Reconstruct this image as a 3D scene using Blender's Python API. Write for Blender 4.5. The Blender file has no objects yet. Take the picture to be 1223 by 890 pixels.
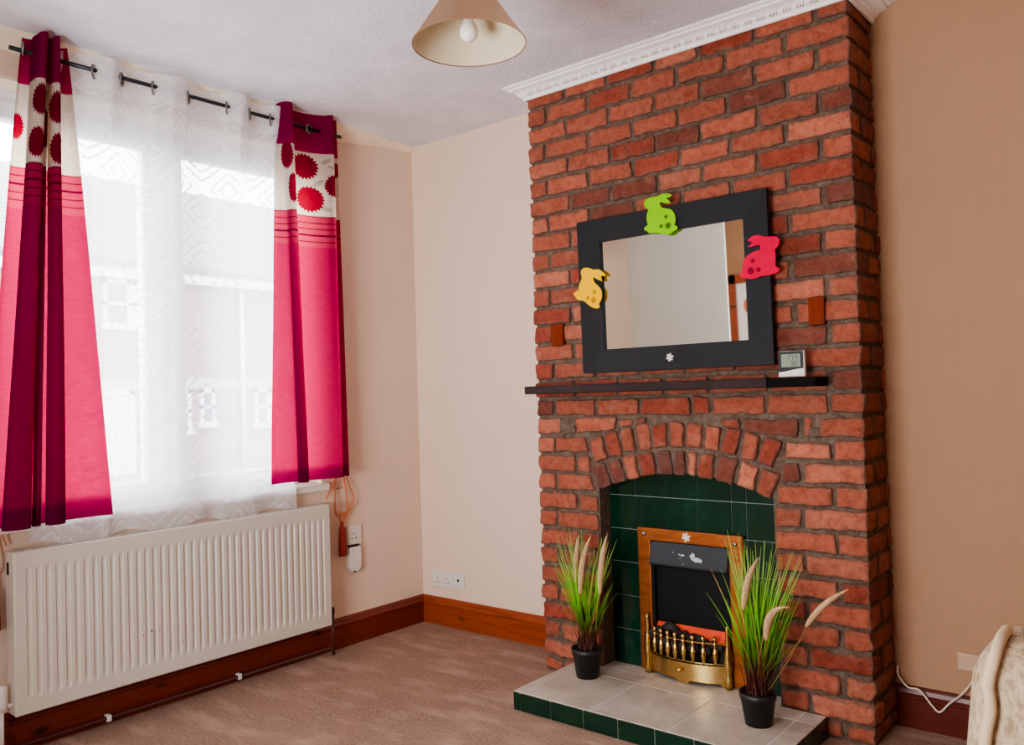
import bpy, math, random
from mathutils import Vector, Matrix, noise

random.seed(7)
PI = math.pi
scene = bpy.context.scene
COL = scene.collection

# ------------------------------------------------------------------ helpers
class MB:
    """collects vertices / faces (+ optional vertex colours and uvs)"""
    def __init__(s):
        s.v, s.f, s.c, s.uv, s.sm = [], [], [], [], []

    def add(s, verts, faces, col=None, smooth=False, uvs=None):
        b = len(s.v)
        s.v += [tuple(p) for p in verts]
        s.f += [tuple(i + b for i in f) for f in faces]
        s.sm += [smooth] * len(faces)
        if col is None:
            col = (1, 1, 1)
        s.c += col if isinstance(col, list) else [col] * len(verts)
        s.uv += uvs if uvs else [(0, 0)] * len(verts)

    def box(s, x0, x1, y0, y1, z0, z1, col=None):
        v = [(x0, y0, z0), (x1, y0, z0), (x1, y1, z0), (x0, y1, z0),
             (x0, y0, z1), (x1, y0, z1), (x1, y1, z1), (x0, y1, z1)]
        f = [(0, 3, 2, 1), (4, 5, 6, 7), (0, 1, 5, 4), (1, 2, 6, 5), (2, 3, 7, 6), (3, 0, 4, 7)]
        s.add(v, f, col)

    def grid(s, rows, smooth=True, cols=None, uvs=None, closed=False):
        """rows: list of equally long lists of points"""
        n = len(rows[0])
        v = [p for r in rows for p in r]
        f = []
        for j in range(len(rows) - 1):
            for i in range(n - (0 if closed else 1)):
                k = (i + 1) % n
                f.append((j * n + i, j * n + k, (j + 1) * n + k, (j + 1) * n + i))
        s.add(v, f, [c for r in cols for c in r] if cols else None, smooth,
              [u for r in uvs for u in r] if uvs else None)

    def tube(s, pts, r, n=8, col=None, caps=True, smooth=True):
        pts = [Vector(p) for p in pts]
        rad = r if isinstance(r, (list, tuple)) else [r] * len(pts)
        rows = []
        prev = None
        for i, p in enumerate(pts):
            t = (pts[min(i + 1, len(pts) - 1)] - pts[max(i - 1, 0)])
            if t.length < 1e-9:
                t = Vector((0, 0, 1))
            t.normalize()
            if prev is None:
                a = Vector((0, 0, 1)) if abs(t.z) < .9 else Vector((1, 0, 0))
                u = t.cross(a).normalized()
            else:
                u = (prev - t * prev.dot(t)).normalized()
            prev = u
            w = t.cross(u)
            rows.append([p + (u * math.cos(2 * PI * k / n) + w * math.sin(2 * PI * k / n)) * rad[i] for k in range(n)])
        b = len(s.v)
        s.grid(rows, smooth, [[col or (1, 1, 1)] * n for _ in rows], closed=True)
        if caps:
            s.f.append(tuple(b + k for k in range(n))[::-1]); s.sm.append(False)
            e = b + (len(rows) - 1) * n
            s.f.append(tuple(e + k for k in range(n))); s.sm.append(False)

    def lathe(s, prof, c=(0, 0, 0), n=32, smooth=True, col=None, cap0=False, cap1=False):
        """prof: list of (r, z)"""
        rows = [[(c[0] + r * math.cos(2 * PI * k / n), c[1] + r * math.sin(2 * PI * k / n), c[2] + z) for k in range(n)]
                for r, z in prof]
        b = len(s.v)
        s.grid(rows, smooth, [[col or (1, 1, 1)] * n for _ in rows], closed=True)
        if cap0:
            s.f.append(tuple(b + k for k in range(n))[::-1]); s.sm.append(False)
        if cap1:
            e = b + (len(rows) - 1) * n
            s.f.append(tuple(e + k for k in range(n))); s.sm.append(False)

    def prism(s, poly, y0, y1, col=None, axis='y'):
        """closed polygon (a,b) extruded; axis y: (x,z), x: (y,z), z: (x,y)"""
        n = len(poly)
        def P(a, b, d):
            return (a, d, b) if axis == 'y' else ((d, a, b) if axis == 'x' else (a, b, d))
        v = [P(a, b, y0) for a, b in poly] + [P(a, b, y1) for a, b in poly]
        f = [tuple(range(n)), tuple(range(2 * n - 1, n - 1, -1))]
        f += [(i, i + n, (i + 1) % n + n, (i + 1) % n) for i in range(n)]
        s.add(v, f, col)

    def sphere(s, c, r, n=16, m=10, sx=1, sy=1, sz=1, col=None):
        rows = []
        for j in range(m + 1):
            t = PI * j / m
            rows.append([(c[0] + sx * r * math.sin(t) * math.cos(2 * PI * k / n), c[1] + sy * r * math.sin(t) * math.sin(2 * PI * k / n),
                          c[2] + sz * r * math.cos(t)) for k in range(n)])
        s.grid(rows, True, [[col or (1, 1, 1)] * n for _ in rows], closed=True)

    def torus(s, c, R, r, axis, n=24, m=8):
        a = Vector(axis).normalized()
        u = a.cross(Vector((0, 0, 1)) if abs(a.z) < .9 else Vector((1, 0, 0))).normalized()
        w = a.cross(u)
        rows = []
        for i in range(n + 1):
            t = 2 * PI * i / n
            d = u * math.cos(t) + w * math.sin(t)
            rows.append([Vector(c) + d * (R + r * math.cos(2 * PI * k / m)) + a * r * math.sin(2 * PI * k / m) for k in range(m)])
        s.grid(rows, True, closed=True)

    def build(s, name, mat, parent=None, bevel=0, subsurf=0, recalc=True):
        me = bpy.data.meshes.new(name)
        me.from_pydata([tuple(p) for p in s.v], [], s.f)
        ca = me.color_attributes.new('Col', 'FLOAT_COLOR', 'POINT')
        for i, c in enumerate(s.c):
            ca.data[i].color = (c[0], c[1], c[2], 1)
        if any(u != (0, 0) for u in s.uv):
            uvl = me.uv_layers.new(name='UVMap')
            for l in me.loops:
                uvl.data[l.index].uv = s.uv[l.vertex_index]
        me.polygons.foreach_set('use_smooth', s.sm)
        if recalc:
            import bmesh
            bm = bmesh.new(); bm.from_mesh(me)
            bmesh.ops.recalc_face_normals(bm, faces=bm.faces)
            bm.to_mesh(me); bm.free()
        me.update()
        o = bpy.data.objects.new(name, me)
        COL.objects.link(o)
        if mat:
            me.materials.append(mat)
        if parent:
            o.parent = parent
            o.matrix_parent_inverse = PINV[parent.name]
        if bevel:
            m = o.modifiers.new('bevel', 'BEVEL'); m.width = bevel; m.segments = 2; m.limit_method = 'ANGLE'
            m.angle_limit = math.radians(40)
        if subsurf:
            m = o.modifiers.new('sub', 'SUBSURF'); m.levels = subsurf; m.render_levels = subsurf
        PINV[o.name] = Matrix.Identity(4)
        return o

PINV = {}

def tag(o, label=None, cat=None, group=None, kind=None):
    if label: o['label'] = label
    if cat: o['category'] = cat
    if group: o['group'] = group
    if kind: o['kind'] = kind
    return o

def thing(name, label, cat, loc, group=None):
    o = bpy.data.objects.new(name, None)
    COL.objects.link(o)
    o.location = loc
    o.empty_display_size = .05
    PINV[o.name] = Matrix.Translation(-Vector(loc))
    return tag(o, label, cat, group)

def struct(mb, name, mat, **k):
    return tag(mb.build(name, mat, **k), kind='structure')

def sub(mb, name, mat, parent, **k):
    """sub-part whose parent is a mesh part"""
    return mb.build(name, mat, parent, **k)

# ------------------------------------------------------------------ material helpers
def lin(r, g, b):
    f = lambda c: (c / 255 / 12.92) if c / 255 <= .04045 else ((c / 255 + .055) / 1.055) ** 2.4
    return (f(r), f(g), f(b), 1)

class NT:
    def __init__(s, name):
        s.m = bpy.data.materials.new(name); s.m.use_nodes = True
        s.t = s.m.node_tree; s.n = s.t.nodes
        s.b = s.n['Principled BSDF']; s.out = s.n['Material Output']
        s._tc = None
    def node(s, typ, **kw):
        n = s.n.new(typ)
        for k, v in kw.items():
            setattr(n, k, v)
        return n
    def link(s, a, b): s.t.links.new(a, b)
    def obj(s, scale=(1, 1, 1), rot=(0, 0, 0)):
        if s._tc is None: s._tc = s.node('ShaderNodeTexCoord')
        mp = s.node('ShaderNodeMapping'); mp.inputs['Scale'].default_value = scale; mp.inputs['Rotation'].default_value = rot
        s.link(s._tc.outputs['Object'], mp.inputs['Vector'])
        return mp.outputs['Vector']
    def noise(s, scale, detail=4, rough=.6, vec=None, dist=0):
        n = s.node('ShaderNodeTexNoise')
        n.inputs['Scale'].default_value = scale; n.inputs['Detail'].default_value = detail
        n.inputs['Roughness'].default_value = rough; n.inputs['Distortion'].default_value = dist
        s.link(vec if vec else s.obj(), n.inputs['Vector'])
        return n.outputs['Fac']
    def ramp(s, fac, stops):
        r = s.node('ShaderNodeValToRGB')
        e = r.color_ramp.elements
        e[0].position, e[0].color = stops[0]; e[1].position, e[1].color = stops[-1]
        for p, c in stops[1:-1]:
            x = e.new(p); x.color = c
        s.link(fac, r.inputs['Fac'])
        return r.outputs['Color']
    def mix(s, fac, a, b, mode='MIX'):
        n = s.node('ShaderNodeMix', data_type='RGBA', blend_type=mode)
        for sock, val in ((n.inputs['Factor'], fac), (n.inputs['A'], a), (n.inputs['B'], b)):
            pass
        F, A, B = n.inputs[0], n.inputs[6], n.inputs[7]
        for sock, val in ((F, fac), (A, a), (B, b)):
            if hasattr(val, 'is_linked'): s.link(val, sock)
            else: sock.default_value = val
        return n.outputs[2]
    def math(s, op, a, b=None, c=None, clamp=False):
        n = s.node('ShaderNodeMath', operation=op); n.use_clamp = clamp
        for i, v in enumerate((a, b, c)):
            if v is None: continue
            if hasattr(v, 'is_linked'): s.link(v, n.inputs[i])
            else: n.inputs[i].default_value = v
        return n.outputs[0]
    def bump(s, h, strength=.3, dist=.01):
        n = s.node('ShaderNodeBump'); n.inputs['Strength'].default_value = strength; n.inputs['Distance'].default_value = dist
        s.link(h, n.inputs['Height'])
        s.link(n.outputs['Normal'], s.b.inputs['Normal'])
        return n
    def color(s, c):
        if hasattr(c, 'is_linked'): s.link(c, s.b.inputs['Base Color'])
        else: s.b.inputs['Base Color'].default_value = c
    def attr(s, name='Col'):
        n = s.node('ShaderNodeAttribute'); n.attribute_name = name
        return n.outputs['Color']
    def set(s, rough=.6, metal=0, spec=.5, **kw):
        s.b.inputs['Roughness'].default_value = rough
        s.b.inputs['Metallic'].default_value = metal
        s.b.inputs['Specular IOR Level'].default_value = spec
        for k, v in kw.items():
            s.b.inputs[k.replace('_', ' ')].default_value = v
        return s

def scale_c(c, k): return (c[0] * k, c[1] * k, c[2] * k, 1)

def plain(name, c, rough=.5, metal=0, spec=.5, var=.12, nscale=20, bump=0, bscale=200):
    t = NT(name).set(rough, metal, spec)
    f = t.noise(nscale, 5)
    t.color(t.ramp(f, [(.25, scale_c(c, 1 - var)), (.75, scale_c(c, 1 + var))]))
    if bump:
        t.bump(t.noise(bscale, 3), bump, .002)
    return t.m

M = {}
def wallpaper(name, c):
    t = NT(name).set(.85, 0, .2)
    st = t.noise(60, 4, .6, t.obj((1, 1, .04)))
    lg = t.noise(1.6, 3)
    col = t.ramp(st, [(.3, scale_c(c, .975)), (.7, scale_c(c, 1.02))])
    col = t.mix(.35, col, t.ramp(lg, [(.3, scale_c(c, .93)), (.7, scale_c(c, 1.05))]))
    t.color(col)
    t.bump(t.noise(220, 3, .6, t.obj((1, 1, .08))), .25, .002)
    return t.m
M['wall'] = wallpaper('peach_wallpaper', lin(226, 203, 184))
M['shaded_tan_wall'] = wallpaper('shaded_tan_wallpaper', lin(176, 140, 112))  # alcove shade put into the colour; right and rear walls share it
M['pale_wall'] = wallpaper('pale_wall', lin(222, 222, 214))
t = NT('ceiling_plaster').set(.9, 0, .2)
t.color(t.ramp(t.noise(5, 6, .6), [(.3, lin(218, 219, 226)), (.7, lin(236, 236, 242))]))
t.bump(t.noise(55, 6, .65, dist=.5), .8, .008)
M['ceiling'] = t.m
# carpet: short pile with brushed marks
t = NT('carpet_pile').set(1.0, 0, .05)
pile = t.noise(420, 3, .7)
big = t.noise(4.5, 4, .6)
br1 = t.noise(4, 4, .6, t.obj((.8, 2.2, 1), (0, 0, math.radians(-38))), dist=.2)
br2 = t.noise(3.6, 4, .6, t.obj((.8, 2.6, 1), (0, 0, math.radians(24))), dist=.2)
zone = t.noise(1.4, 2)
bm2 = t.mix(t.ramp(zone, [(.45, (0, 0, 0, 1)), (.55, (1, 1, 1, 1))]), br1, br2)
pile2 = t.noise(85, 4, .7)
pile = t.math('ADD', t.math('MULTIPLY', pile, .5), t.math('MULTIPLY', pile2, .5))
c0 = t.ramp(pile, [(.36, lin(112, 86, 74)), (.64, lin(186, 158, 138))])
c1 = t.mix(t.ramp(big, [(.35, (0, 0, 0, 1)), (.7, (.4, .4, .4, 1))]), c0, lin(176, 144, 128))
c2 = t.mix(t.ramp(bm2, [(.50, (0, 0, 0, 1)), (.66, (.42, .42, .42, 1))]), c1, lin(204, 176, 160))
t.color(c2)
t.bump(t.math('ADD', pile, t.math('MULTIPLY', big, .6)), .7, .008)
M['carpet'] = t.m
# stained pine
def pine(name, ca, cb, axis):
    t = NT(name).set(.32, 0, .5)
    sc = {'x': (1.2, 14, 26), 'y': (14, 1.2, 26), 'z': (26, 14, 1.2)}[axis]
    g = t.noise(2.6, 5, .6, t.obj(sc), dist=.8)
    col = t.ramp(g, [(.25, ca), (.55, cb), (.8, scale_c(ca, .75))])
    v = t.node('ShaderNodeTexVoronoi'); v.inputs['Scale'].default_value = 3.4
    ks = {'x': (1, 2, 2.4), 'y': (2, 1, 2.4), 'z': (2, 2, 1)}[axis]
    t.link(t.obj(ks), v.inputs['Vector'])
    kn = t.ramp(v.outputs['Distance'], [(.05, (1, 1, 1, 1)), (.16, (0, 0, 0, 1))])
    t.color(t.mix(kn, col, scale_c(ca, .18)))
    t.bump(g, .08, .003)
    return t.m
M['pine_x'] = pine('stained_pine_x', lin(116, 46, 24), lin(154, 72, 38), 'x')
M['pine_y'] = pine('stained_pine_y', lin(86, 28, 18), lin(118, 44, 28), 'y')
M['pine_shaded_x'] = pine('shaded_stained_pine_x', lin(70, 24, 14), lin(100, 38, 24), 'x')  # same pine, darkened to carry the shade of the alcove
M['plug'] = pine('plug_wood', lin(92, 34, 18), lin(120, 52, 30), 'z'); M['plug'].node_tree.nodes['Principled BSDF'].inputs['Roughness'].default_value = .85; M['plug'].node_tree.nodes['Principled BSDF'].inputs['Specular IOR Level'].default_value = .1
M['fire_frame'] = NT('fire_frame_brass').m
t = NT('brass_flat').set(.36, .75, .5)
g = t.noise(3, 5, .6, t.obj((3, 3, 12)), dist=1.2)
t.color(t.ramp(g, [(.25, lin(140, 72, 34)), (.6, lin(176, 106, 58)), (.85, lin(108, 54, 28))]))
M['fire_frame'] = t.m
t = NT('polished_brass').set(.22, 1, .5)
t.color(t.ramp(t.noise(14, 4), [(.3, lin(196, 158, 92)), (.7, lin(226, 196, 132))]))
M['brass'] = t.m
# bricks
t = NT('red_brick').set(.82, 0, .25)
a = t.attr()
n1 = t.noise(34, 9, .75); n2 = t.noise(120, 5, .75); n3 = t.noise(11, 6, .7)
col = t.mix(1.0, a, t.ramp(n1, [(.28, (.52, .44, .42, 1)), (.5, (1, 1, 1, 1)), (.75, (1.3, 1.42, 1.46, 1))]), 'MULTIPLY')
col = t.mix(t.ramp(n3, [(.55, (0, 0, 0, 1)), (.78, (.5, .5, .5, 1))]), col, lin(186, 138, 114))
col = t.mix(t.ramp(n2, [(.30, (.9, .9, .9, 1)), (.40, (0, 0, 0, 1))]), col, lin(62, 34, 28))
t.color(col)
t.bump(t.math('ADD', t.math('MULTIPLY', n1, .9), t.math('MULTIPLY', n2, .7)), 1.0, .008)
M['brick'] = t.m
t = NT('mortar').set(.95, 0, .1)
n1 = t.noise(45, 6, .7)
t.color(t.ramp(n1, [(.25, lin(72, 58, 50)), (.55, lin(112, 96, 84)), (.85, lin(140, 124, 112))]))
t.bump(n1, .9, .012)
M['mortar'] = t.m
# tiles
t = NT('green_tile').set(.12, 0, .6)
t.color(t.ramp(t.noise(9, 3, .5), [(.25, lin(4, 38, 26)), (.75, lin(9, 54, 38))]))
t.bump(t.noise(10, 2), .12, .01)
M['green'] = t.m
t = NT('hearth_tile').set(.35, 0, .5)
n1 = t.noise(7, 8, .65); n2 = t.noise(45, 4, .6)
col = t.ramp(n1, [(.3, lin(156, 144, 132)), (.55, lin(188, 178, 166)), (.8, lin(206, 198, 188))])
t.color(t.mix(.2, col, t.ramp(n2, [(.3, lin(140, 124, 110)), (.7, lin(200, 188, 176))])))
M['htile'] = t.m
M['grout'] = plain('pale_grout', lin(206, 202, 194), .8, bump=.2)
M['dgrout'] = plain('grey_grout', lin(150, 160, 150), .8, bump=.2)
M['black'] = plain('matt_black', lin(20, 20, 22), .55, spec=.4, var=.2)
M['frame_black'] = plain('mirror_frame_black', lin(22, 22, 27), .5, spec=.25, var=.1, nscale=8)
M['dark_shelf'] = plain('dark_shelf_wood', lin(46, 32, 32), .6, spec=.2, var=.35, nscale=14)
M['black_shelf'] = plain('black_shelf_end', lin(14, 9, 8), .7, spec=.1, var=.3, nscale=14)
t = NT('mirror_glass').set(.02, 1, .5); t.color(lin(226, 228, 222)); M['mirror'] = t.m
M['white_gloss'] = plain('white_paint', lin(236, 232, 224), .35, var=.03, nscale=3)
M['rad'] = plain('radiator_enamel', lin(206, 198, 186), .32, var=.03, nscale=4)
M['rad_in'] = plain('radiator_grille', lin(210, 204, 192), .5, var=.1, nscale=60)
M['plastic'] = plain('white_plastic', lin(222, 216, 208), .35, var=.03)
M['pvc'] = plain('window_pvc', lin(236, 238, 242), .3, var=.02)
M['dark_hole'] = plain('dark_hole', lin(28, 24, 24), .8)
M['cream'] = plain('cream_paint', lin(240, 226, 200), .6, var=.04, nscale=6)
M['cornice'] = plain('cornice_white', lin(238, 236, 232), .6, var=.04, nscale=30, bump=.2, bscale=80)
M['chrome'] = plain('dull_steel', lin(136, 132, 128), .3, metal=1, var=.1)
M['rod'] = plain('rod_black', lin(28, 30, 42), .35, var=.1)
M['pot'] = plain('pot_black', lin(34, 34, 36), .45, var=.12)
M['soil'] = plain('soil', lin(36, 26, 20), .95, bump=.6, bscale=90)
M['cable'] = plain('white_cable', lin(222, 206, 190), .5)
M['rope'] = plain('orange_cord', lin(196, 116, 78), .7, bump=.4, bscale=300, var=.2)
M['tassel'] = plain('tassel_rust', lin(150, 52, 44), .85, bump=.5, bscale=300, var=.25)
M['red_pipe'] = plain('painted_pipe', lin(78, 34, 28), .45, var=.2)
M['coal'] = plain('coal', lin(34, 30, 30), .7, var=.4, nscale=40, bump=.5, bscale=60)
M['flake'] = plain('bare_metal_patch', lin(176, 182, 184), .5, var=.1)
M['hood'] = plain('hood_enamel', lin(22, 25, 33), .42, var=.25, nscale=12)
t = NT('fuel_glow').set(.45, 0, .5); t.color(t.ramp(t.noise(30, 3), [(.3, lin(200, 56, 16)), (.7, lin(222, 74, 24))]))
t.b.inputs['Emission Color'].default_value = lin(230, 80, 36); t.b.inputs['Emission Strength'].default_value = .05
M['glow'] = t.m
for nm, c in (('felt_green', (128, 194, 6)), ('felt_yellow', (238, 184, 0)), ('felt_pink', (206, 18, 66))):
    M[nm] = plain(nm, lin(*c), .9, spec=.1, var=.06, bump=.3, bscale=400)
M['cut_green'] = plain('cutout_green', lin(50, 84, 8), .9)
M['cut_yellow'] = plain('cutout_ochre', lin(150, 108, 8), .9)
M['cut_pink'] = plain('cutout_maroon', lin(110, 8, 34), .9)
M['snow'] = plain('sticker_white', lin(222, 216, 208), .5)
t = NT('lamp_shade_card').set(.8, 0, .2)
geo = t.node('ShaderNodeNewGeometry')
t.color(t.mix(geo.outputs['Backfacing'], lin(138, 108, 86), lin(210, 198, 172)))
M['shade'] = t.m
t = NT('bulb_glass').set(.15, 0, .5); t.color(t.ramp(t.noise(4, 2), [(.3, lin(240, 238, 230)), (.7, lin(246, 244, 238))])); t.b.inputs['Subsurface Weight'].default_value = .3; M['bulb'] = t.m
# grass
t = NT('grass_blade').set(.5, 0, .3); t.color(t.attr())
M['grass'] = t.m
t = NT('seed_plume').set(.9, 0, .1)
t.color(t.mix(1.0, t.attr(), t.ramp(t.noise(170, 4), [(.3, (.6, .55, .5, 1)), (.7, (1.15, 1.15, 1.15, 1))]), 'MULTIPLY'))
t.bump(t.noise(260, 3), .8, .004)
M['plume'] = t.m
# chenille
t = NT('beige_chenille').set(.95, 0, .1)
n1 = t.noise(90, 4, .6, t.obj((1, 1, .6)), dist=.3); n2 = t.noise(300, 3)
t.color(t.ramp(n1, [(.34, lin(158, 136, 110)), (.5, lin(184, 164, 138)), (.66, lin(204, 186, 160))]))
t.bump(t.math('ADD', n1, t.math('MULTIPLY', n2, .4)), .6, .008)
M['chenille'] = t.m
M['piping'] = plain('piping_cord', lin(206, 184, 154), .9, bump=.6, bscale=160, var=.08)

# curtain fabric: diffuse + translucent
def fabric(name, transl, slub=True):
    t = NT(name)
    t.n.remove(t.b)
    a = t.attr()
    if slub:
        s = t.noise(30, 4, .65, t.obj((1.2, 1.2, 14)))
        a = t.mix(1.0, a, t.ramp(s, [(.3, (.78, .78, .78, 1)), (.7, (1.14, 1.14, 1.14, 1))]), 'MULTIPLY')
    d = t.node('ShaderNodeBsdfDiffuse'); tr = t.node('ShaderNodeBsdfTranslucent')
    g = t.node('ShaderNodeBsdfSheen') if hasattr(bpy.types, 'ShaderNodeBsdfSheen') else None
    sc_ = t.node('ShaderNodeSeparateColor'); t.link(a, sc_.inputs[0])
    sat = t.math('MULTIPLY', t.math('SUBTRACT', sc_.outputs[0], sc_.outputs[1]), 3.0, clamp=True)
    t.link(t.mix(sat, a, (.34, .5, .80, 1), 'MULTIPLY'), d.inputs['Color']); t.link(t.mix(sat, a, (1.1, 1.05, 1.0, 1), 'MULTIPLY'), tr.inputs['Color'])
    m = t.node('ShaderNodeMixShader'); m.inputs[0].default_value = transl
    t.link(d.outputs[0], m.inputs[1]); t.link(tr.outputs[0], m.inputs[2])
    t.link(m.outputs[0], t.out.inputs['Surface'])
    return t.m
M['curtain'] = fabric('crimson_curtain_cloth', .5)

# net: transparent + translucent with lace lines
def net_mat():
    t = NT('lace_net')
    t.n.remove(t.b)
    uv = t.node('ShaderNodeTexCoord').outputs['UV']
    sp = t.node('ShaderNodeSeparateXYZ'); t.link(uv, sp.inputs[0])
    nz = t.noise(60, 3, .6)
    wob = t.math('MULTIPLY', t.math('SUBTRACT', nz, .5), .034)
    u = t.math('ADD', sp.outputs[0], wob); v = t.math('ADD', sp.outputs[1], t.math('MULTIPLY', wob, .6))
    tx = t.math('PINGPONG', u, .12); tz = t.math('PINGPONG', v, .105)
    d = t.math('ADD', t.math('POWER', t.math('DIVIDE', tx, .12), 1.35), t.math('POWER', t.math('DIVIDE', tz, .105), .9))       # 0..2
    def band(x, c, w):
        return t.math('LESS_THAN', t.math('ABSOLUTE', t.math('SUBTRACT', x, c)), w)
    lines = None
    for c, w in ((.36, .04), (.74, .035), (1.26, .035), (1.64, .04)):
        b = band(d, c, w)
        lines = b if lines is None else t.math('MAXIMUM', lines, b)
    # heading and hem are doubled cloth
    hem = t.math('MAXIMUM', t.math('GREATER_THAN', sp.outputs[1], 2.505), t.math('LESS_THAN', sp.outputs[1], .0))
    weave = t.noise(500, 2)
    al = t.math('ADD', t.math('MULTIPLY', lines, .34), t.math('ADD', .64, t.math('MULTIPLY', t.math('SUBTRACT', weave, .5), .12)), clamp=True)
    al = t.math('ADD', al, t.math('MULTIPLY', hem, .2), clamp=True)
    tp = t.node('ShaderNodeBsdfTransparent')
    d1 = t.node('ShaderNodeBsdfDiffuse'); d1.inputs['Color'].default_value = lin(244, 244, 248)
    tr = t.node('ShaderNodeBsdfTranslucent'); tr.inputs['Color'].default_value = lin(240, 240, 246)
    m1 = t.node('ShaderNodeMixShader'); m1.inputs[0].default_value = .5
    t.link(d1.outputs[0], m1.inputs[1]); t.link(tr.outputs[0], m1.inputs[2])
    m2 = t.node('ShaderNodeMixShader'); t.link(al, m2.inputs[0])
    t.link(tp.outputs[0], m2.inputs[1]); t.link(m1.outputs[0], m2.inputs[2])
    t.link(m2.outputs[0], t.out.inputs['Surface'])
    return t.m
M['net'] = net_mat()
# window glass
t = NT('window_glass'); t.n.remove(t.b)
fr = t.node('ShaderNodeFresnel'); fr.inputs['IOR'].default_value = 1.35
gl = t.node('ShaderNodeBsdfGlossy'); gl.inputs['Roughness'].default_value = .02
tp = t.node('ShaderNodeBsdfTransparent'); tp.inputs['Color'].default_value = (.95, .97, .97, 1)
mx = t.node('ShaderNodeMixShader')
t.link(fr.outputs[0], mx.inputs[0]); t.link(tp.outputs[0], mx.inputs[1]); t.link(gl.outputs[0], mx.inputs[2]); t.link(mx.outputs[0], t.out.inputs['Surface'])
M['glass'] = t.m
M['tan_plate'] = plain('tan_plate', lin(196, 164, 138), .5)
M['deep_black'] = plain('firebox_black', lin(9, 9, 11), .6, spec=.25, var=.2)  # deeper black for the inside of the fire
M['lcd'] = plain('lcd_panel', lin(116, 126, 106), .3, var=.05)
M['lcd_ink'] = plain('lcd_digits', lin(52, 64, 52), .4)
# outside
t = NT('house_brick').set(.9, 0, .1)
br = t.node('ShaderNodeTexBrick'); br.inputs['Scale'].default_value = 4.4
br.inputs['Color1'].default_value = lin(168, 138, 130); br.inputs['Color2'].default_value = lin(154, 126, 118); br.inputs['Mortar'].default_value = lin(180, 160, 150)
t.link(t.obj((1, 1, 1), (PI / 2, 0, PI / 2)), br.inputs['Vector'])
t.color(br.outputs['Color']); M['hbrick'] = t.m
t = NT('roof_slate').set(.7, 0, .3)
w = t.node('ShaderNodeTexWave', wave_type='BANDS', bands_direction='Z'); w.inputs['Scale'].default_value = 2.4; w.inputs['Distortion'].default_value = .4
t.link(t.obj(), w.inputs['Vector'])
t.color(t.mix(.5, t.ramp(w.outputs['Fac'], [(.1, lin(96, 94, 98)), (.5, lin(150, 146, 148))]), t.ramp(t.noise(6, 4), [(.3, lin(110, 106, 110)), (.7, lin(150, 146, 148))])))
M['slate'] = t.m
M['asphalt'] = plain('asphalt', lin(120, 118, 118), .9, var=.2)
M['hglass'] = plain('far_glass', lin(96, 110, 122), .2, var=.2, nscale=2)
M['render'] = plain('painted_band', lin(196, 186, 168), .8)

# ------------------------------------------------------------------ dimensions
H = 2.66
XR = 4.15           # right wall
YF = -.268          # chimney front
CA, CB = 1.056, 2.4919
YREAR = -4.6
WY0, WY1, WZ0, WZ1 = -2.32, -.672, .80, 2.5      # window opening in the left wall

# ------------------------------------------------------------------ room shell
m = MB(); m.box(-.3, XR + .1, YREAR - .1, .1, -.1, 0); struct(m, 'floor', M['carpet'])
m = MB(); m.box(-.3, XR + .1, YREAR - .1, .1, H, H + .1); struct(m, 'ceiling', M['ceiling'])
m = MB(); m.box(-.25, CA + .02, 0, .1, 0, H); struct(m, 'wall_back', M['wall'])
m = MB(); m.box(CA + .02, XR + .1, 0, .1, 0, H); struct(m, 'wall_alcove', M['shaded_tan_wall'])
m = MB(); m.box(XR, XR + .1, YREAR, 0, 0, H); struct(m, 'wall_right', M['shaded_tan_wall'])
m = MB()
m.box(-.25, 0, YREAR, WY0, 0, H); m.box(-.25, 0, WY1, 0, 0, H)
m.box(-.25, 0, WY0, WY1, 0, WZ0); m.box(-.25, 0, WY0, WY1, WZ1, H)
struct(m, 'wall_left', M['wall'])
m = MB(); m.box(0, .81, -2.92, -2.9, 0, H); struct(m, 'wall_partition', M['pale_wall'])
m = MB(); m.box(-.25, XR + .1, YREAR - .1, YREAR, 0, H); struct(m, 'wall_rear', M['shaded_tan_wall'])

def baseboard(name, mat, p0, p1, nrm):
    """moulded board of height .148 from p0 to p1, thickness along nrm"""
    prof = [(0, 0), (.019, 0), (.019, .104), (.023, .108), (.023, .118), (.017, .124), (.012, .138), (.006, .146), (0, .148)]
    m = MB()
    d = Vector((p1[0] - p0[0], p1[1] - p0[1], 0))
    rows = []
    for k in (0, 1):
        rows.append([(p0[0] + d.x * k + nrm[0] * a, p0[1] + d.y * k + nrm[1] * a, b) for a, b in prof])
    m.grid(rows, False)
    m.f.append(tuple(range(len(prof)))); m.sm.append(False)
    m.f.append(tuple(range(len(prof), 2 * len(prof)))); m.sm.append(False)
    return struct(m, name, mat)
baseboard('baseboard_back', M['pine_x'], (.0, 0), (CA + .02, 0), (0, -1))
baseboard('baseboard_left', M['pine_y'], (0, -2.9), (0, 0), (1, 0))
baseboard('baseboard_alcove', M['pine_shaded_x'], (CB - .01, 0), (XR, 0), (0, -1))
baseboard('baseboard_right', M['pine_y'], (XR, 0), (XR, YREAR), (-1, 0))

# rough plaster bead where the window wall meets the ceiling
m = MB(); rows = []
for i in range(121):
    y = -2.9 + 2.9 * i / 120
    k = 1 + .8 * noise.noise(Vector((y * 3.1, .3, 0))) + .35 * noise.noise(Vector((y * 9, 4, 0)))
    k *= .35 + .65 * min(1, (-.0 - y) / .5)
    w = .046 * k + .014
    h = .040 * k + .012
    rows.append([(0, y, H - h), (w * .35, y, H - h * .8), (w * .8, y, H - h * .3), (w, y, H + .001)])
m.grid(rows)
struct(m, 'trim_2', M['cream'])

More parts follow.
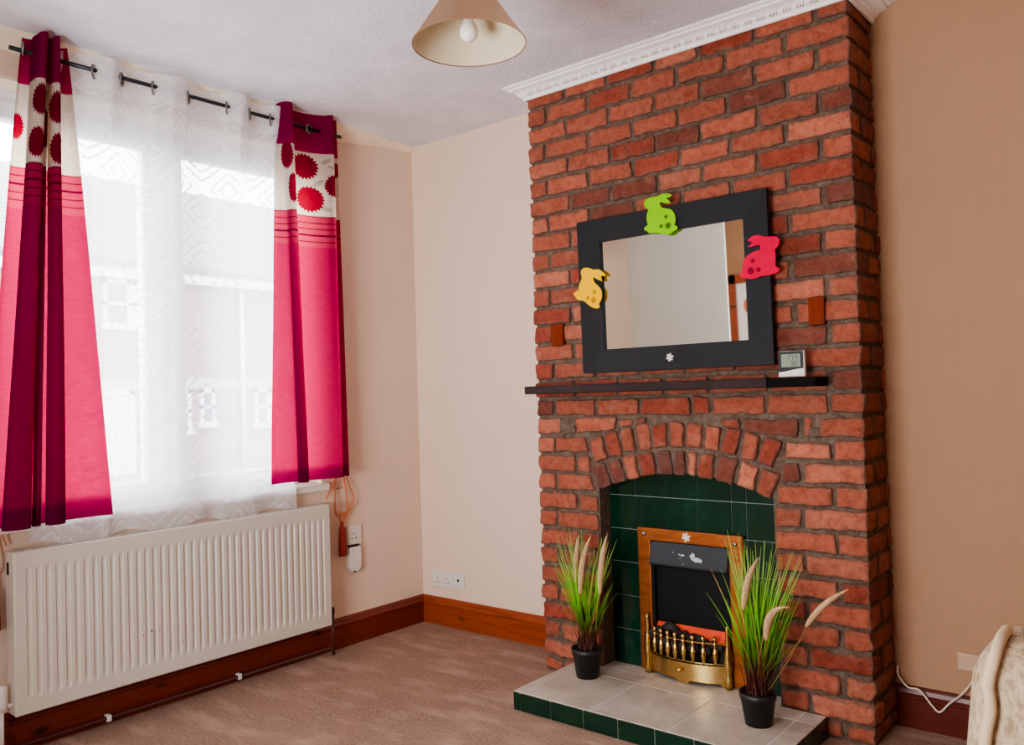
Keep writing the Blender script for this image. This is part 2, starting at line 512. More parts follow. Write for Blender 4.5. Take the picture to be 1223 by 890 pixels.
# ------------------------------------------------------------------ window
win = tag(thing('window_1', None, None, (-.13, (WY0 + WY1) / 2, WZ0)), kind='structure')
def wbox(name, mat, *b, par=win, bev=.006):
    m = MB(); m.box(*b); return m.build(name, mat, par, bevel=bev)
fx0, fx1 = -.17, -.105
fm = MB()
fm.box(fx0, fx1, WY0, WY1, 2.43, WZ1); fm.box(fx0, fx1, WY0, WY1, WZ0, .865)
fm.box(fx0, fx1, WY0, WY0 + .065, .865, 2.43); fm.box(fx0, fx1, WY1 - .065, WY1, .865, 2.43)
fm.box(fx0, fx1, -1.455, -1.395, .865, 2.43)
fm.build('pvc_frame', M['pvc'], win, bevel=.006)
for y0, y1 in ((WY0 + .055, -1.445), (-1.405, WY1 - .055)):
    s = MB(); x0, x1 = -.165, -.09
    a, b, c, d = y0, y1, .855, 2.44
    w = .07
    s.box(x0, x1, a, b, d - w, d); s.box(x0, x1, a, b, c, c + w)
    s.box(x0, x1, a, a + w, c + w, d - w); s.box(x0, x1, b - w, b, c + w, d - w)
    so = s.build('window_sash', M['pvc'], win, bevel=.008)
    g = MB(); g.box(-.130, -.126, a + w - .008, b - w + .008, c + w - .008, d - w + .008)
    g.build('window_pane', M['glass'], so)
    hd = MB(); yh = b - w * .5 if y0 < -1.5 else a + w * .5
    hd.box(-.09, -.07, yh - .012, yh + .012, 1.50, 1.56); hd.box(-.075, -.062, yh - .009, yh + .009, 1.42, 1.555)
    hd.build('window_handle', M['pvc'], so, bevel=.003)
# sill board and painted head of the reveal
m = MB(); m.box(-.105, .038, WY0 - .03, WY1 + .018, .80, .838); struct(m, 'trim_3', M['white_gloss'], bevel=.008)
m = MB(); m.box(-.105, .002, WY0, WY1, WZ1 - .012, WZ1 + .001); m.box(-.105, .002, WY1 - .012, WY1, .838, WZ1 - .012)
m.box(-.105, .002, WY0, WY0 + .012, .838, WZ1 - .012); struct(m, 'trim_4', M['cream'])

# ------------------------------------------------------------------ street outside
m = MB(); m.box(-60, -.3, -40, 60, -.62, -.55); struct(m, 'ground', M['asphalt'])
hs = thing('terraced_house', 'pale brick terraced house with slate roof across the street, seen through the net', 'house', (-19, 9, -.55))
hx = -18
m = MB(); m.box(hx - 8, hx, 2, 26, -.55, 4.6); m.build('house_wall', M['hbrick'], hs)
m = MB()
m.prism([(hx + .35, 4.75), (hx + .4, 4.95), (hx - 4, 8.15), (hx - 8.4, 4.95), (hx - 8.3, 4.75)], 1.8, 26.2, axis='y')
m.build('roof', M['slate'], hs)
m = MB(); m.box(hx - .1, hx + .32, 1.8, 26.2, 4.5, 4.9); m.build('eaves_board', M['pvc'], hs)
m = MB(); m.box(hx, hx + .04, 2, 26, 1.62, 1.93); m.build('painted_band', M['render'], hs)
m = MB(); m.tube([(hx + .1, 10.22, 4.5), (hx + .1, 10.22, -.5)], .07); m.build('downpipe', M['pvc'], hs)
def hwin(y0, y1, z0, z1, split=True):
    f = MB(); w = .11
    f.box(hx, hx + .09, y0, y1, z1 - w, z1); f.box(hx, hx + .14, y0 - .06, y1 + .06, z0 - .06, z0 + w)
    f.box(hx, hx + .09, y0, y0 + w, z0, z1); f.box(hx, hx + .09, y1 - w, y1, z0, z1)
    f.box(hx, hx + .09, y0, y1, (z0 + z1) / 2 - .04, (z0 + z1) / 2 + .04)
    if split: f.box(hx, hx + .09, (y0 + y1) / 2 - .14, (y0 + y1) / 2 + .14, z0, z1)
    fo = f.build('house_window', M['pvc'], hs)
    g = MB(); g.box(hx, hx + .03, y0 + .02, y1 - .02, z0 + .02, z1 - .02); g.build('pane', M['hglass'], fo)
hwin(6.28, 7.79, 3.24, 4.48)
hwin(11.6, 13.1, 3.24, 4.48)
hwin(7.86, 8.62, .43, 1.62, False)
hwin(8.88, 9.34, .6, 1.62, False)
hwin(10.6, 11.7, .5, 1.62, True)
d = MB(); d.box(hx, hx + .1, 6.05, 6.2, -.55, 1.62); d.box(hx, hx + .1, 6.9, 7.05, -.55, 1.62); d.box(hx, hx + .1, 6.05, 7.05, 1.5, 1.62)
do = d.build('door_frame', M['pvc'], hs)
d = MB(); d.box(hx, hx + .05, 6.2, 6.9, -.55, 1.5); d.build('door_leaf', M['white_gloss'], do)

# ------------------------------------------------------------------ chimney breast
chim = thing('chimney_breast', 'red brick chimney breast with arched fireplace opening in middle of back wall', 'chimney breast', ((CA + CB) / 2, -.15, 0))
OX0, OX1 = 1.372, 2.160
AC = (1.769, -.085)          # arch centre
R0, R1, R2 = .992, 1.098, 1.205

def arch_pt(r, deg):
    a = math.radians(deg)
    return (AC[0] + r * math.sin(a), AC[1] + r * math.cos(a))

# mortar body
mo = MB()
yb = YF + .011
mo.box(CA + .008, CB - .008, -.168, 0, 0, 2.64)
mo.box(CA + .008, OX0 + .006, yb, -.166, 0, .84)
mo.box(OX1 - .006, CB - .008, yb, -.166, 0, .84)
poly = [(CA + .008, .84), (OX0 + .006, .84)]
for k in range(0, 21):
    a = -22.6 + 45.2 * k / 20
    poly.append(arch_pt(R0 + .006, a))
poly += [(OX1 - .006, .84), (CB - .008, .84), (CB - .008, 2.64), (CA + .008, 2.64)]
mo.prism(poly, yb, -.166)
mo.build('mortar_bed', M['mortar'], chim)

def brick_col():
    r = random.random()
    if r < .62: c = Vector(lin(156, 86, 66)[:3])
    elif r < .78: c = Vector(lin(172, 102, 80)[:3])
    elif r < .93: c = Vector(lin(138, 66, 50)[:3])
    else: c = Vector(lin(118, 66, 53)[:3])
    k = random.uniform(.96, 1.32)
    return tuple(c * k)

def brick(mb, quad, y0, y1, col=None, n=None, rnd=.007, rough=1.0, back=False):
    """rounded, roughened brick: quad (bl, br, tr, tl) in xz, between y0 (front) and y1"""
    bl, br, tr, tl = [Vector(q) for q in quad]
    w = ((br - bl).length + (tr - tl).length) / 2; h = ((tl - bl).length + (tr - br).length) / 2
    d = y1 - y0
    def ticks(L, k):
        e = min(rnd, L * .3) / L
        return [0, e * .4, e] + [e + (1 - 2 * e) * i / k for i in range(1, k)] + [1 - e, 1 - e * .4, 1]
    tu = ticks(w, max(2, int(w / .011))); tv = ticks(h, max(2, int(h / .011))); tw = ticks(d, 2)
    seed = Vector((random.uniform(-50, 50), random.uniform(-50, 50), random.uniform(-50, 50)))
    yo = random.uniform(-.003, .004) * rough
    col = col or brick_col()
    tilt = random.uniform(-.002, .002)
    dj = [Vector((random.uniform(-.003, .003), random.uniform(-.003, .003))) * rough for _ in range(4)]
    bl, br, tr, tl = bl + dj[0], br + dj[1], tr + dj[2], tl + dj[3]
    def pos(u, v, q):
        # rounding: pull in near the edges
        ru, rv, rq = u * w, v * h, q * d
        p = [ru, rv, rq]; L = [w, h, d]
        r = [min(rnd, L[i] * .3) for i in range(3)]
        c = [min(max(p[i], r[i]), L[i] - r[i]) for i in range(3)]
        dd = Vector([p[i] - c[i] for i in range(3)])
        if dd.length > 1e-9:
            m_ = max(abs(dd[i]) / r[i] for i in range(3))
            nd = dd.length
            e = Vector([dd[i] / r[i] for i in range(3)])
            e = e.normalized() * m_
            p = [c[i] + e[i] * r[i] for i in range(3)]
        u2, v2, q2 = p[0] / w, p[1] / h, p[2] / d
        b = bl.lerp(br, u2); t_ = tl.lerp(tr, u2); P = b.lerp(t_, v2)
        X = Vector((P.x, y0 + q2 * d + yo + tilt * (u2 - .5), P.y))
        s = X * 22 + seed
        edge = 1 if (min(u, 1 - u) * w < rnd * 1.5 or min(v, 1 - v) * h < rnd * 1.5) else .45
        amp = .0056 * rough * edge
        o = Vector((noise.noise(s), noise.noise(s + Vector((31, 7, 3))), noise.noise(s + Vector((5, 17, 41)))))
        s2 = X * 70 + seed
        o2 = Vector((noise.noise(s2), noise.noise(s2 + Vector((31, 7, 3))), noise.noise(s2 + Vector((5, 17, 41)))))
        return X + o * amp + o2 * amp * .5
    base = Vector(col); dirt = Vector(lin(104, 88, 78)[:3])
    smear = random.random() ** 2 * .5
    def shade(P, u, v):
        P = Vector(P)
        e = min(min(u, 1 - u) * w, min(v, 1 - v) * h)
        n_ = .5 + .5 * noise.noise(P * 60 + seed)
        n2_ = .5 + .5 * noise.noise(P * 17 + seed)
        k = max(0, 1 - e / (.004 + .012 * n_)) * .75
        k = max(k, smear * max(0, n2_ - .45) * 2.2)
        c_ = base * (.84 + .32 * n2_)
        return tuple(c_.lerp(dirt, min(.85, k)))
    def face(fn, A, B, flip):
        rows = [[fn(a, b) for a in A] for b in B]
        if flip == 0 and fn.__code__.co_argcount == 2:
            mb.grid(rows, True, [[shade(P, a, b) for P, a in zip(r, A)] for r, b in zip(rows, B)])
    face(lambda a, b: pos(a, b, 0), tu, tv, 0)
    face(lambda a, b: pos(a, 0, b), tu, tw, 0)
    face(lambda a, b: pos(a, 1, b), tu, tw, 0)
    face(lambda a, b: pos(0, a, b), tv, tw, 0)
    face(lambda a, b: pos(1, a, b), tv, tw, 0)
    if back: face(lambda a, b: pos(a, b, 1), tu, tv, 0)

bm_ = MB()
J = .0072     # half joint
def rect(x0, x1, z0, z1): return [(x0, z0), (x1, z0), (x1, z1), (x0, z1)]
def Zb(k): return 2.554 - .083 * k        # lower edge line of row k (k=0: topmost visible)
HJ = [1.155, 1.380, 1.605, 1.818, 2.032, 2.260]
SJ = [1.270, 1.494, 1.714, 1.919, 2.149, 2.379]
YB = YF + .10
for k in range(0, 32):
    z0, z1 = Zb(k) + J, Zb(k - 1) - J
    if k == 0: z1 = 2.628
    if k == 31: z0 = .003
    hdr = (k % 2 == 1)
    if k <= 16:
        js = [CA] + [x + random.uniform(-.006, .006) for x in (HJ if hdr else SJ)] + [CB]
        segs = list(zip(js[:-1], js[1:]))
    elif k == 17:
        js = [CA, 1.154, 1.380, 1.599, 1.833, 1.917, 2.144, 2.376, CB]
        segs = list(zip(js[:-1], js[1:]))
    elif k == 18: segs = [(CA, 1.19), (2.27, 2.318), (2.328, CB)]
    elif k == 19: segs = [(CA, 1.155), (2.380, CB)]
    elif k == 20: segs = [(CA, 1.266), (1.266, 1.345), (2.188, 2.266), (2.266, CB)]
    elif k == 21: segs = [(CA, 1.154), (2.165, 2.382), (2.382, CB)]
    elif k % 2 == 0: segs = [(CA, 1.270), (1.270, OX0), (OX1, 2.266), (2.266, CB)]
    else: segs = [(CA, 1.154), (1.154, OX0), (OX1, 2.386), (2.386, CB)]
    for i, (a, b) in enumerate(segs):
        x0 = a + (0 if abs(a - CA) < 1e-6 or abs(a - OX1) < 1e-6 else J)
        x1 = b - (0 if abs(b - CB) < 1e-6 or abs(b - OX0) < 1e-6 else J)
        rgh = 1.0 if k < 27 else 1.5
        deep = YB
        rr = .0075 if k < 28 else .014
        # corner bricks run back along the side
        if abs(b - CB) < 1e-6:
            deep = YF + (.212 if not hdr == (k % 2 == 0) and (b - a) < .16 else .105)
            if (b - a) < .16: deep = YF + .215
        q = rect(x0, x1, z0, z1)
        if k == 22 and abs(b - OX0) < 1e-6: q = rect(x0, x1, z0, z1 - .006)
        col = None
        if k == 23 and False: col = None
        brick(bm_, q, YF, deep, col, rnd=rr, rough=rgh)
# bricks of the right-hand side behind the corner bricks
for k in range(0, 32):
    z0, z1 = Zb(k) + J, Zb(k - 1) - J
    if k == 0: z1 = 2.628
    if k == 31: z0 = .003
    last_short = (k % 2 == 0 and k <= 16) or k in (17, 19, 21) or (k > 22 and k % 2 == 1)
    y0 = YF + (.227 if last_short else .117)
    brick(bm_, rect(CB - .10, CB, z0, z1), y0, -.001, None)
    # left side, hidden from here but part of the breast
    brick(bm_, rect(CA, CA + .09, z0, z1), YF + .112, -.001, None)
# cut bricks around the arch
for q in ([(1.279, 1.068), (1.356, 1.066), (1.482, 1.098), (1.48, 1.138), (1.273, 1.139)],):
    brick(bm_, [(1.275, 1.070), (1.470, 1.090), (1.482, 1.140), (1.272, 1.140)], YF, YB)
brick(bm_, [(1.495, 1.097), (1.560, 1.107), (1.558, 1.138), (1.492, 1.135)], YF, YB, rnd=.008)
brick(bm_, [(1.578, 1.110), (1.624, 1.118), (1.628, 1.138), (1.572, 1.138)], YF, YB, rnd=.006)
brick(bm_, [(1.963, 1.104), (2.034, 1.094), (2.037, 1.132), (1.960, 1.132)], YF, YB, rnd=.007)
brick(bm_, [(2.050, 1.088), (2.256, 1.066), (2.260, 1.132), (2.046, 1.132)], YF, YB)
brick(bm_, [(1.157, 0.990), (1.334, 0.990), (1.318, 1.056), (1.157, 1.056)], YF, YB)
brick(bm_, [(2.212, 0.988), (2.374, 0.988), (2.374, 1.046), (2.217, 1.046)], YF, YB)
brick(bm_, [(1.162, 0.822), (1.360, 0.824), (1.336, 0.888), (1.162, 0.890)], YF, YB)
bm_.build('brickwork', M['brick'], chim, recalc=True)
# mortar repair patches
for (x0, x1, z0, z1) in ((1.185, 1.27, 1.062, 1.140), (2.30, 2.34, 1.066, 1.10), (2.28, 2.36, 1.565, 1.635)):
    pm = MB(); brick(pm, rect(x0, x1, z0, z1), YF + .004, YF + .03, (1, 1, 1), rough=1.6, rnd=.012)
    pm.build('mortar_patch', M['mortar'], chim)
# arch of two rings of bricks on edge
ar = MB()
lower = [-23.2, -18.5, -14.4, -10.4, -5.7, -1.4, 2.0, 4.4, 8.9, 13.8, 18.5, 22.9]
upper = [-21.3, -17.6, -13.8, -9.9, -5.9, -2.0, 2.0, 6.1, 10.3, 14.3, 17.6, 21.0]
upper = [-21.3 + 42.3 * i / 11 for i in range(12)]
for ring, (ra, rb) in ((lower, (R0, R1 - .008)), (upper, (R1 + .006, R2))):
    for i in range(11):
        g0 = math.degrees(J / ra); a0, a1 = ring[i] + g0, ring[i + 1] - g0
        c = brick_col()
        if ring is lower and i in (0, 1, 4, 5): c = tuple(Vector(lin(112, 66, 56)[:3]) * random.uniform(.85, 1.1))
        q = [arch_pt(ra, a0), arch_pt(ra, a1), arch_pt(rb, a1), arch_pt(rb, a0)]
        brick(ar, q, YF - .002, YB, c, rnd=.009, rough=1.25)
ar.build('brick_arch', M['brick'], chim)
# wooden plugs
for (x0, x1, z0, z1) in ((1.160, 1.226, 1.462, 1.558), (2.318, 2.376, 1.468, 1.568)):
    p = MB(); p.box(x0, x1, YF - .014, YF + .04, z0, z1)
    po = p.build('wooden_plug', M['plug'], chim, bevel=.004)
    po['label'] = 'orange wooden plug let into the brickwork'
# green tiled back of the fireplace
TX = [1.372, 1.512, 1.654, 1.797, 1.946, 2.008, 2.158]
TZ = [.07, .222, .367, .512, .655, .800, .93]
tb = MB(); tb.box(OX0 + .003, OX1 - .003, -.172, -.166, .0, .915)
tbo = tb.build('tile_grout', M['dgrout'], chim)
tm = MB()
for i in range(len(TX) - 1):
    for j in range(len(TZ) - 1):
        g = .0013
        tm.box(TX[i] + g, TX[i + 1] - g, -.178, -.168, TZ[j] + g, min(TZ[j + 1] - g, .918))
tm.build('green_tiles', M['green'], chim, bevel=.002)

# ------------------------------------------------------------------ cornice around the chimney
prof = [(.004, 2.600), (.013, 2.600), (.016, 2.606), (.016, 2.612), (.021, 2.616), (.030, 2.622), (.034, 2.630), (.046, 2.636), (.060, 2.640), (.064, 2.644), (.064, 2.650), (.078, 2.652), (.084, 2.658), (.084, 2.6605)]
m = MB()
path = [(CA, -.001, -1, 0), (CA, YF, -1, -1), (CB, YF, 1, -1), (CB, -.001, 1, 0)]
rows = [[(x + a * nx, y + a * ny, z) for a, z in prof] for x, y, nx, ny in path]
m.grid(rows, False)
# leaf blocks of the egg-and-dart band, and the little dentils above
i = 0
x = CA + .03
while x < CB - .01:
    for dx in (0, .011, .022):
        m.box(x + dx, x + dx + .006, YF - .041, YF - .018, 2.6155, 2.6325)
    x += .0495
x = CA - .03
while x < CB + .03:
    m.box(x, x + .007, YF - .066, YF - .05, 2.6395, 2.6440); x += .0125
struct(m, 'trim_1', M['cornice'])

# ------------------------------------------------------------------ hearth
HX0, HX1, HYF, HZ = 1.2434, 2.3255, -.713, .0742
he = thing('hearth', 'raised fireplace hearth with beige stone tiles and dark green tiled edge', 'hearth', ((HX0 + HX1) / 2, -.49, 0))
m = MB(); m.box(HX0 + .003, HX1 - .003, HYF + .001, YF - .006, 0, HZ - .0012); m.box(OX0 + .008, OX1 - .008, YF - .006, -.180, 0, HZ - .0012)
m.build('hearth_bed', M['grout'], he)
m = MB()
GX = [HX0, 1.281, 1.604, 1.926, 2.25, HX1]; GY = [HYF, -.371, YF - .004]
for i in range(5):
    g = .0028
    m.box(GX[i] + (g if i else 0), GX[i + 1] - (g if i < 4 else 0), HYF, -.371 - g, HZ - .012, HZ)
    m.box(GX[i] + (g if i else 0), GX[i + 1] - (g if i < 4 else 0), -.371 + g, YF - .006, HZ - .012, HZ)
for a, b in ((OX0 + .004, 1.604), (1.604, 1.926), (1.926, OX1 - .004)):
    m.box(a + g * (a > OX0 + .01), b - g * (b < OX1 - .01), YF - .0059, -.181, HZ - .012, HZ)
m.build('top_tiles', M['htile'], he, bevel=.0015)
m = MB()
xs = [HX0] + [HX0 + .033 + .1514 * i for i in range(7)] + [HX1]
for i in range(len(xs) - 1):
    m.box(xs[i] + .0015, xs[i + 1] - .0015, HYF - .004, HYF + .008, 0.001, HZ - .004)
ys = [HYF + .006, -.57, -.42, YF - .006]
for i in range(3):
    m.box(HX0 - .004, HX0 + .008, ys[i] + .0015, ys[i + 1] - .0015, .001, HZ - .004)
    m.box(HX1 - .008, HX1 + .004, ys[i] + .0015, ys[i + 1] - .0015, .001, HZ - .004)
m.build('edge_tiles', M['green'], he, bevel=.002)

# ------------------------------------------------------------------ mantel shelf
sh = thing('mantel_shelf', 'thin dark wooden mantel shelf on the brick chimney', 'shelf', (1.73, YF, 1.25))
m = MB(); m.box(1.086, 2.20, -.392, YF - .004, 1.249, 1.284); m.build('shelf_board', M['dark_shelf'], sh, bevel=.004)
m = MB(); m.box(2.2005, 2.376, -.390, YF - .004, 1.249, 1.2825); o = m.build('shelf_end', M['black_shelf'], sh, bevel=.004)  # right end section in a darker colour than the board
o['label'] = 'darker right end of the shelf'

# ------------------------------------------------------------------ mirror
MYB = YF - .010          # back of the frame
def mtilt(p):            # hangs leaning forward a touch
    a = math.radians(1.3)
    dz = p[2] - 1.33
    return (p[0], p[1] - dz * math.sin(a), 1.33 + dz * math.cos(a))
mi = thing('wall_mirror', 'rectangular wall mirror with wide black frame above the mantel shelf', 'mirror', (1.77, MYB, 1.332))
MX0, MX1, MZ0, MZ1 = 1.345, 2.196, 1.332, 1.985
IX0, IX1, IZ0, IZ1 = 1.456, 2.097, 1.430, 1.888
m = MB()
of, inn = MYB - .026, MYB - .020
O = [(MX0, MZ0), (MX1, MZ0), (MX1, MZ1), (MX0, MZ1)]; I = [(IX0, IZ0), (IX1, IZ0), (IX1, IZ1), (IX0, IZ1)]
v = [mtilt((a, MYB, b)) for a, b in O] + [mtilt((a, of, b)) for a, b in O] + [mtilt((a, inn, b)) for a, b in I] + [mtilt((a, MYB - .006, b)) for a, b in I]
f = []
for k in range(4):
    n = (k + 1) % 4
    f += [(k, n, 4 + n, 4 + k), (4 + k, 4 + n, 8 + n, 8 + k), (8 + k, 8 + n, 12 + n, 12 + k), (12 + k, 12 + n, n, k)]
m.add(v, f)
m.build('mirror_frame', M['frame_black'], mi, bevel=.0018)
m = MB(); m.add([mtilt((a, MYB - .008, b)) for a, b in ((IX0 - .004, IZ0 - .004), (IX1 + .004, IZ0 - .004), (IX1 + .004, IZ1 + .004), (IX0 - .004, IZ1 + .004))], [(0, 1, 2, 3)])
m.build('mirror_pane', M['mirror'], mi, recalc=False)

def flower(mb, cx, cz, y0, y1, r, petals, tf=None):
    poly = []
    n = petals * 6
    for k in range(n):
        a = 2 * PI * k / n
        rr = r * (.30 + .70 * (abs(math.cos(a * petals / 2)) ** .9))
        poly.append((cx + rr * math.cos(a + .3), cz + rr * math.sin(a + .3)))
    b = len(mb.v)
    mb.prism(poly, y0, y1)
    if tf:
        for i in range(b, len(mb.v)): mb.v[i] = tf(mb.v[i])
def snowflake(mb, cx, cz, y0, y1, r, tf=None):
    b = len(mb.v)
    for k in range(6):
        a = k * PI / 3 + .26
        c, s = math.cos(a), math.sin(a)
        def R(u, w): return (cx + c * u - s * w, cz + s * u + c * w)
        mb.prism([R(.1 * r, -.07 * r), R(.55 * r, -.2 * r), R(r, -.22 * r), R(r * .92, 0), R(r, .22 * r), R(.55 * r, .2 * r), R(.1 * r, .07 * r)], y0, y1)
    if tf:
        for i in range(b, len(mb.v)): mb.v[i] = tf(mb.v[i])
# flower sticker on the lower frame
m = MB(); snowflake(m, 1.768, 1.381, of - .0015, of + .004, .0165, mtilt)
o = m.build('flower_sticker', M['snow'], mi); o['label'] = 'small white flower on the lower frame'

# ------------------------------------------------------------------ felt bunnies
BG = [(1.814, 2.023), (1.799, 2.015), (1.785, 2.015), (1.798, 2.004), (1.805, 1.993), (1.79, 1.992), (1.771, 1.999), (1.757, 2.005), (1.758, 1.99), (1.767, 1.979), (1.789, 1.973), (1.808, 1.966), (1.819, 1.95), (1.824, 1.933), (1.823, 1.916), (1.817, 1.902), (1.827, 1.899), (1.832, 1.891), (1.826, 1.883), (1.81, 1.879), (1.796, 1.869), (1.777, 1.87), (1.758, 1.878), (1.73, 1.885), (1.702, 1.886), (1.697, 1.895), (1.682, 1.902), (1.679, 1.91), (1.689, 1.917), (1.699, 1.921), (1.693, 1.941), (1.695, 1.963), (1.705, 1.982), (1.689, 1.994), (1.684, 2.007), (1.688, 2.02), (1.702, 2.028), (1.722, 2.03), (1.747, 2.028), (1.764, 2.034), (1.783, 2.035), (1.802, 2.029)]
BY = [(1.359, 1.765), (1.364, 1.781), (1.384, 1.787), (1.411, 1.78), (1.422, 1.771), (1.449, 1.773), (1.475, 1.755), (1.486, 1.739), (1.461, 1.741), (1.466, 1.718), (1.44, 1.73), (1.422, 1.742), (1.424, 1.719), (1.45, 1.697), (1.464, 1.673), (1.459, 1.642), (1.443, 1.624), (1.45, 1.611), (1.439, 1.604), (1.408, 1.612), (1.382, 1.633), (1.37, 1.644), (1.335, 1.652), (1.316, 1.679), (1.329, 1.69), (1.345, 1.692), (1.348, 1.718), (1.366, 1.742)]
BP = [(2.115, 1.799), (2.136, 1.814), (2.163, 1.814), (2.178, 1.805), (2.215, 1.801), (2.234, 1.797), (2.24, 1.774), (2.228, 1.758), (2.218, 1.752), (2.223, 1.722), (2.216, 1.691), (2.235, 1.681), (2.228, 1.668), (2.21, 1.663), (2.191, 1.66), (2.157, 1.661), (2.149, 1.655), (2.122, 1.653), (2.1, 1.661), (2.08, 1.666), (2.078, 1.678), (2.091, 1.684), (2.092, 1.713), (2.107, 1.741), (2.138, 1.755), (2.165, 1.759), (2.162, 1.778), (2.127, 1.772), (2.118, 1.775), (2.135, 1.789)]
def smooth_poly(p, sharp=75):
    """Chaikin smoothing that keeps the sharp tips"""
    out = []
    n = len(p)
    for i in range(n):
        a, b, c = Vector(p[i - 1]), Vector(p[i]), Vector(p[(i + 1) % n])
        ang = math.degrees((b - a).angle(c - b)) if (b - a).length and (c - b).length else 0
        if ang > sharp: out.append(tuple(b))
        else: out += [tuple(b.lerp(a, .25)), tuple(b.lerp(c, .25))]
    return out
def bunny(poly, flowers, felt, cut, label):
    cx = sum(p[0] for p in poly) / len(poly); z0 = min(p[1] for p in poly)
    th = .004
    yb_ = of - .0008
    o = thing('bunny_decoration', label, 'bunny decoration', mtilt((cx, yb_, z0)), 'felt bunnies on the mirror frame')
    m = MB(); m.prism(smooth_poly(smooth_poly(poly)), yb_ - th, yb_)
    m.v = [mtilt(p) for p in m.v]
    m.build('felt_body', M[felt], o)
    for (x, z), r, k in zip(flowers, (.010, .0155, .010), (5, 8, 5)):
        q = MB(); flower(q, x, z, yb_ - th - .0006, yb_ - th + .001, r, k, mtilt)
        q.build('flower_cutout', M[cut], o)
bunny(BG, [(1.782, 1.941), (1.790, 1.905), (1.759, 1.907)], 'felt_green', 'cut_green', 'lime green felt bunny stuck on top edge of the black mirror frame')
bunny(BY, [(1.426, 1.676), (1.419, 1.643), (1.391, 1.655)], 'felt_yellow', 'cut_yellow', 'yellow felt bunny stuck on left side of the black mirror frame')
bunny(BP, [(2.134, 1.721), (2.124, 1.685), (2.154, 1.686)], 'felt_pink', 'cut_pink', 'bright pink felt bunny stuck on right side of the black mirror frame')

# ------------------------------------------------------------------ thermometer clock on the shelf
CKX0, CKX1, CKY, CKZ0, CKZ1 = 2.222, 2.318, -.335, 1.2845, 1.378
ck = thing('digital_thermometer', 'small white and black digital thermometer standing on right end of mantel shelf', 'thermometer', ((CKX0 + CKX1) / 2, CKY, CKZ0))
m = MB(); m.box(CKX0, CKX1, CKY, CKY + .018, CKZ0, CKZ1); m.build('case', M['plastic'], ck, bevel=.004)
m = MB()
pts = [(CKX0 + .0015, CKZ1 - .0015), (CKX1 - .004, CKZ1 - .0015)]
for k in range(13):
    u = 1 - k / 12
    x = CKX0 + .0015 + u * (CKX1 - CKX0 - .0055)
    s = u * u * (3 - 2 * u)
    pts.append((x, CKZ0 + .019 + .011 * s))
m.prism(pts, CKY - .0012, CKY + .002); m.build('black_front', M['black'], ck)
LX0, LX1, LZ0, LZ1 = CKX0 + .013, CKX1 - .014, CKZ0 + .036, CKZ1 - .011
m = MB(); m.box(LX0, LX1, CKY - .0020, CKY, LZ0, LZ1); lcd = m.build('display', M['lcd'], ck)
SEG = {'0': 'abcdef', '1': 'bc', '3': 'abcdg', '4': 'bcfg', '7': 'abc'}
def digit(mb, ch, x, z, w, h, t_, y):
    S = {'a': (0, h - t_, w, h), 'd': (0, 0, w, t_), 'g': (0, h / 2 - t_ / 2, w, h / 2 + t_ / 2),
         'f': (0, h / 2, t_, h), 'b': (w - t_, h / 2, w, h), 'e': (0, 0, t_, h / 2), 'c': (w - t_, 0, w, h / 2)}
    for s in SEG[ch]:
        a, b, c, d = S[s]; mb.box(x + a, x + c, y - .0006, y + .001, z + b, z + d)
m = MB()
hh = (LZ1 - LZ0)
for ch, x in (('1', .018), ('7', .031), ('4', .048)):
    digit(m, ch, LX0 + x, LZ0 + hh * .54, .011, hh * .40, .0022, CKY - .0021)
m.box(LX0 + .0445, LX0 + .0465, CKY - .0027, CKY - .001, LZ0 + hh * .54, LZ0 + hh * .54 + .002)
for ch, x in (('3', .034), ('0', .048)):
    digit(m, ch, LX0 + x, LZ0 + hh * .08, .010, hh * .34, .0022, CKY - .0021)
m.build('digits', M['lcd_ink'], lcd)
m = MB(); m.lathe([(.0075, 0), (.0075, .001), (.006, .0018)], n=20, cap1=True)
m.v = [(CKX1 - .017 + p[0], CKY - p[2] - .0002, CKZ0 + .014 + p[1]) for p in m.v]; m.build('button', M['plastic'], ck)

# ------------------------------------------------------------------ electric fire insert
FX0, FX1, FZ1 = 1.527, 2.000, .672
fire = thing('fireplace_insert', 'brass framed inset electric fire with black hood and brass fret on the hearth', 'fire', ((FX0 + FX1) / 2, -.19, HZ))
m = MB()
fy0, fy1 = -.203, -.181
a, b = .060, .052
m.prism([(FX0, HZ + .001), (FX0 + a, HZ + .001), (FX0 + a, FZ1 - b), (FX1 - a, FZ1 - b), (FX1 - a, HZ + .001), (FX1, HZ + .001), (FX1, FZ1), (FX0, FZ1)], fy0, fy1)
fr_ = m.build('brass_frame', M['fire_frame'], fire, bevel=.004)
for x, z in ((FX0 + .032, FZ1 - .026), (FX1 - .032, FZ1 - .034)):
    q = MB(); q.sphere((x, fy0 - .001, z), .009, 12, 8, sy=.5); q.build('frame_screw', M['chrome'], fr_)
q = MB(); snowflake(q, 1.757, FZ1 - .024, fy0 - .0015, fy0 + .003, .019); o = q.build('flower_sticker', M['snow'], fr_)
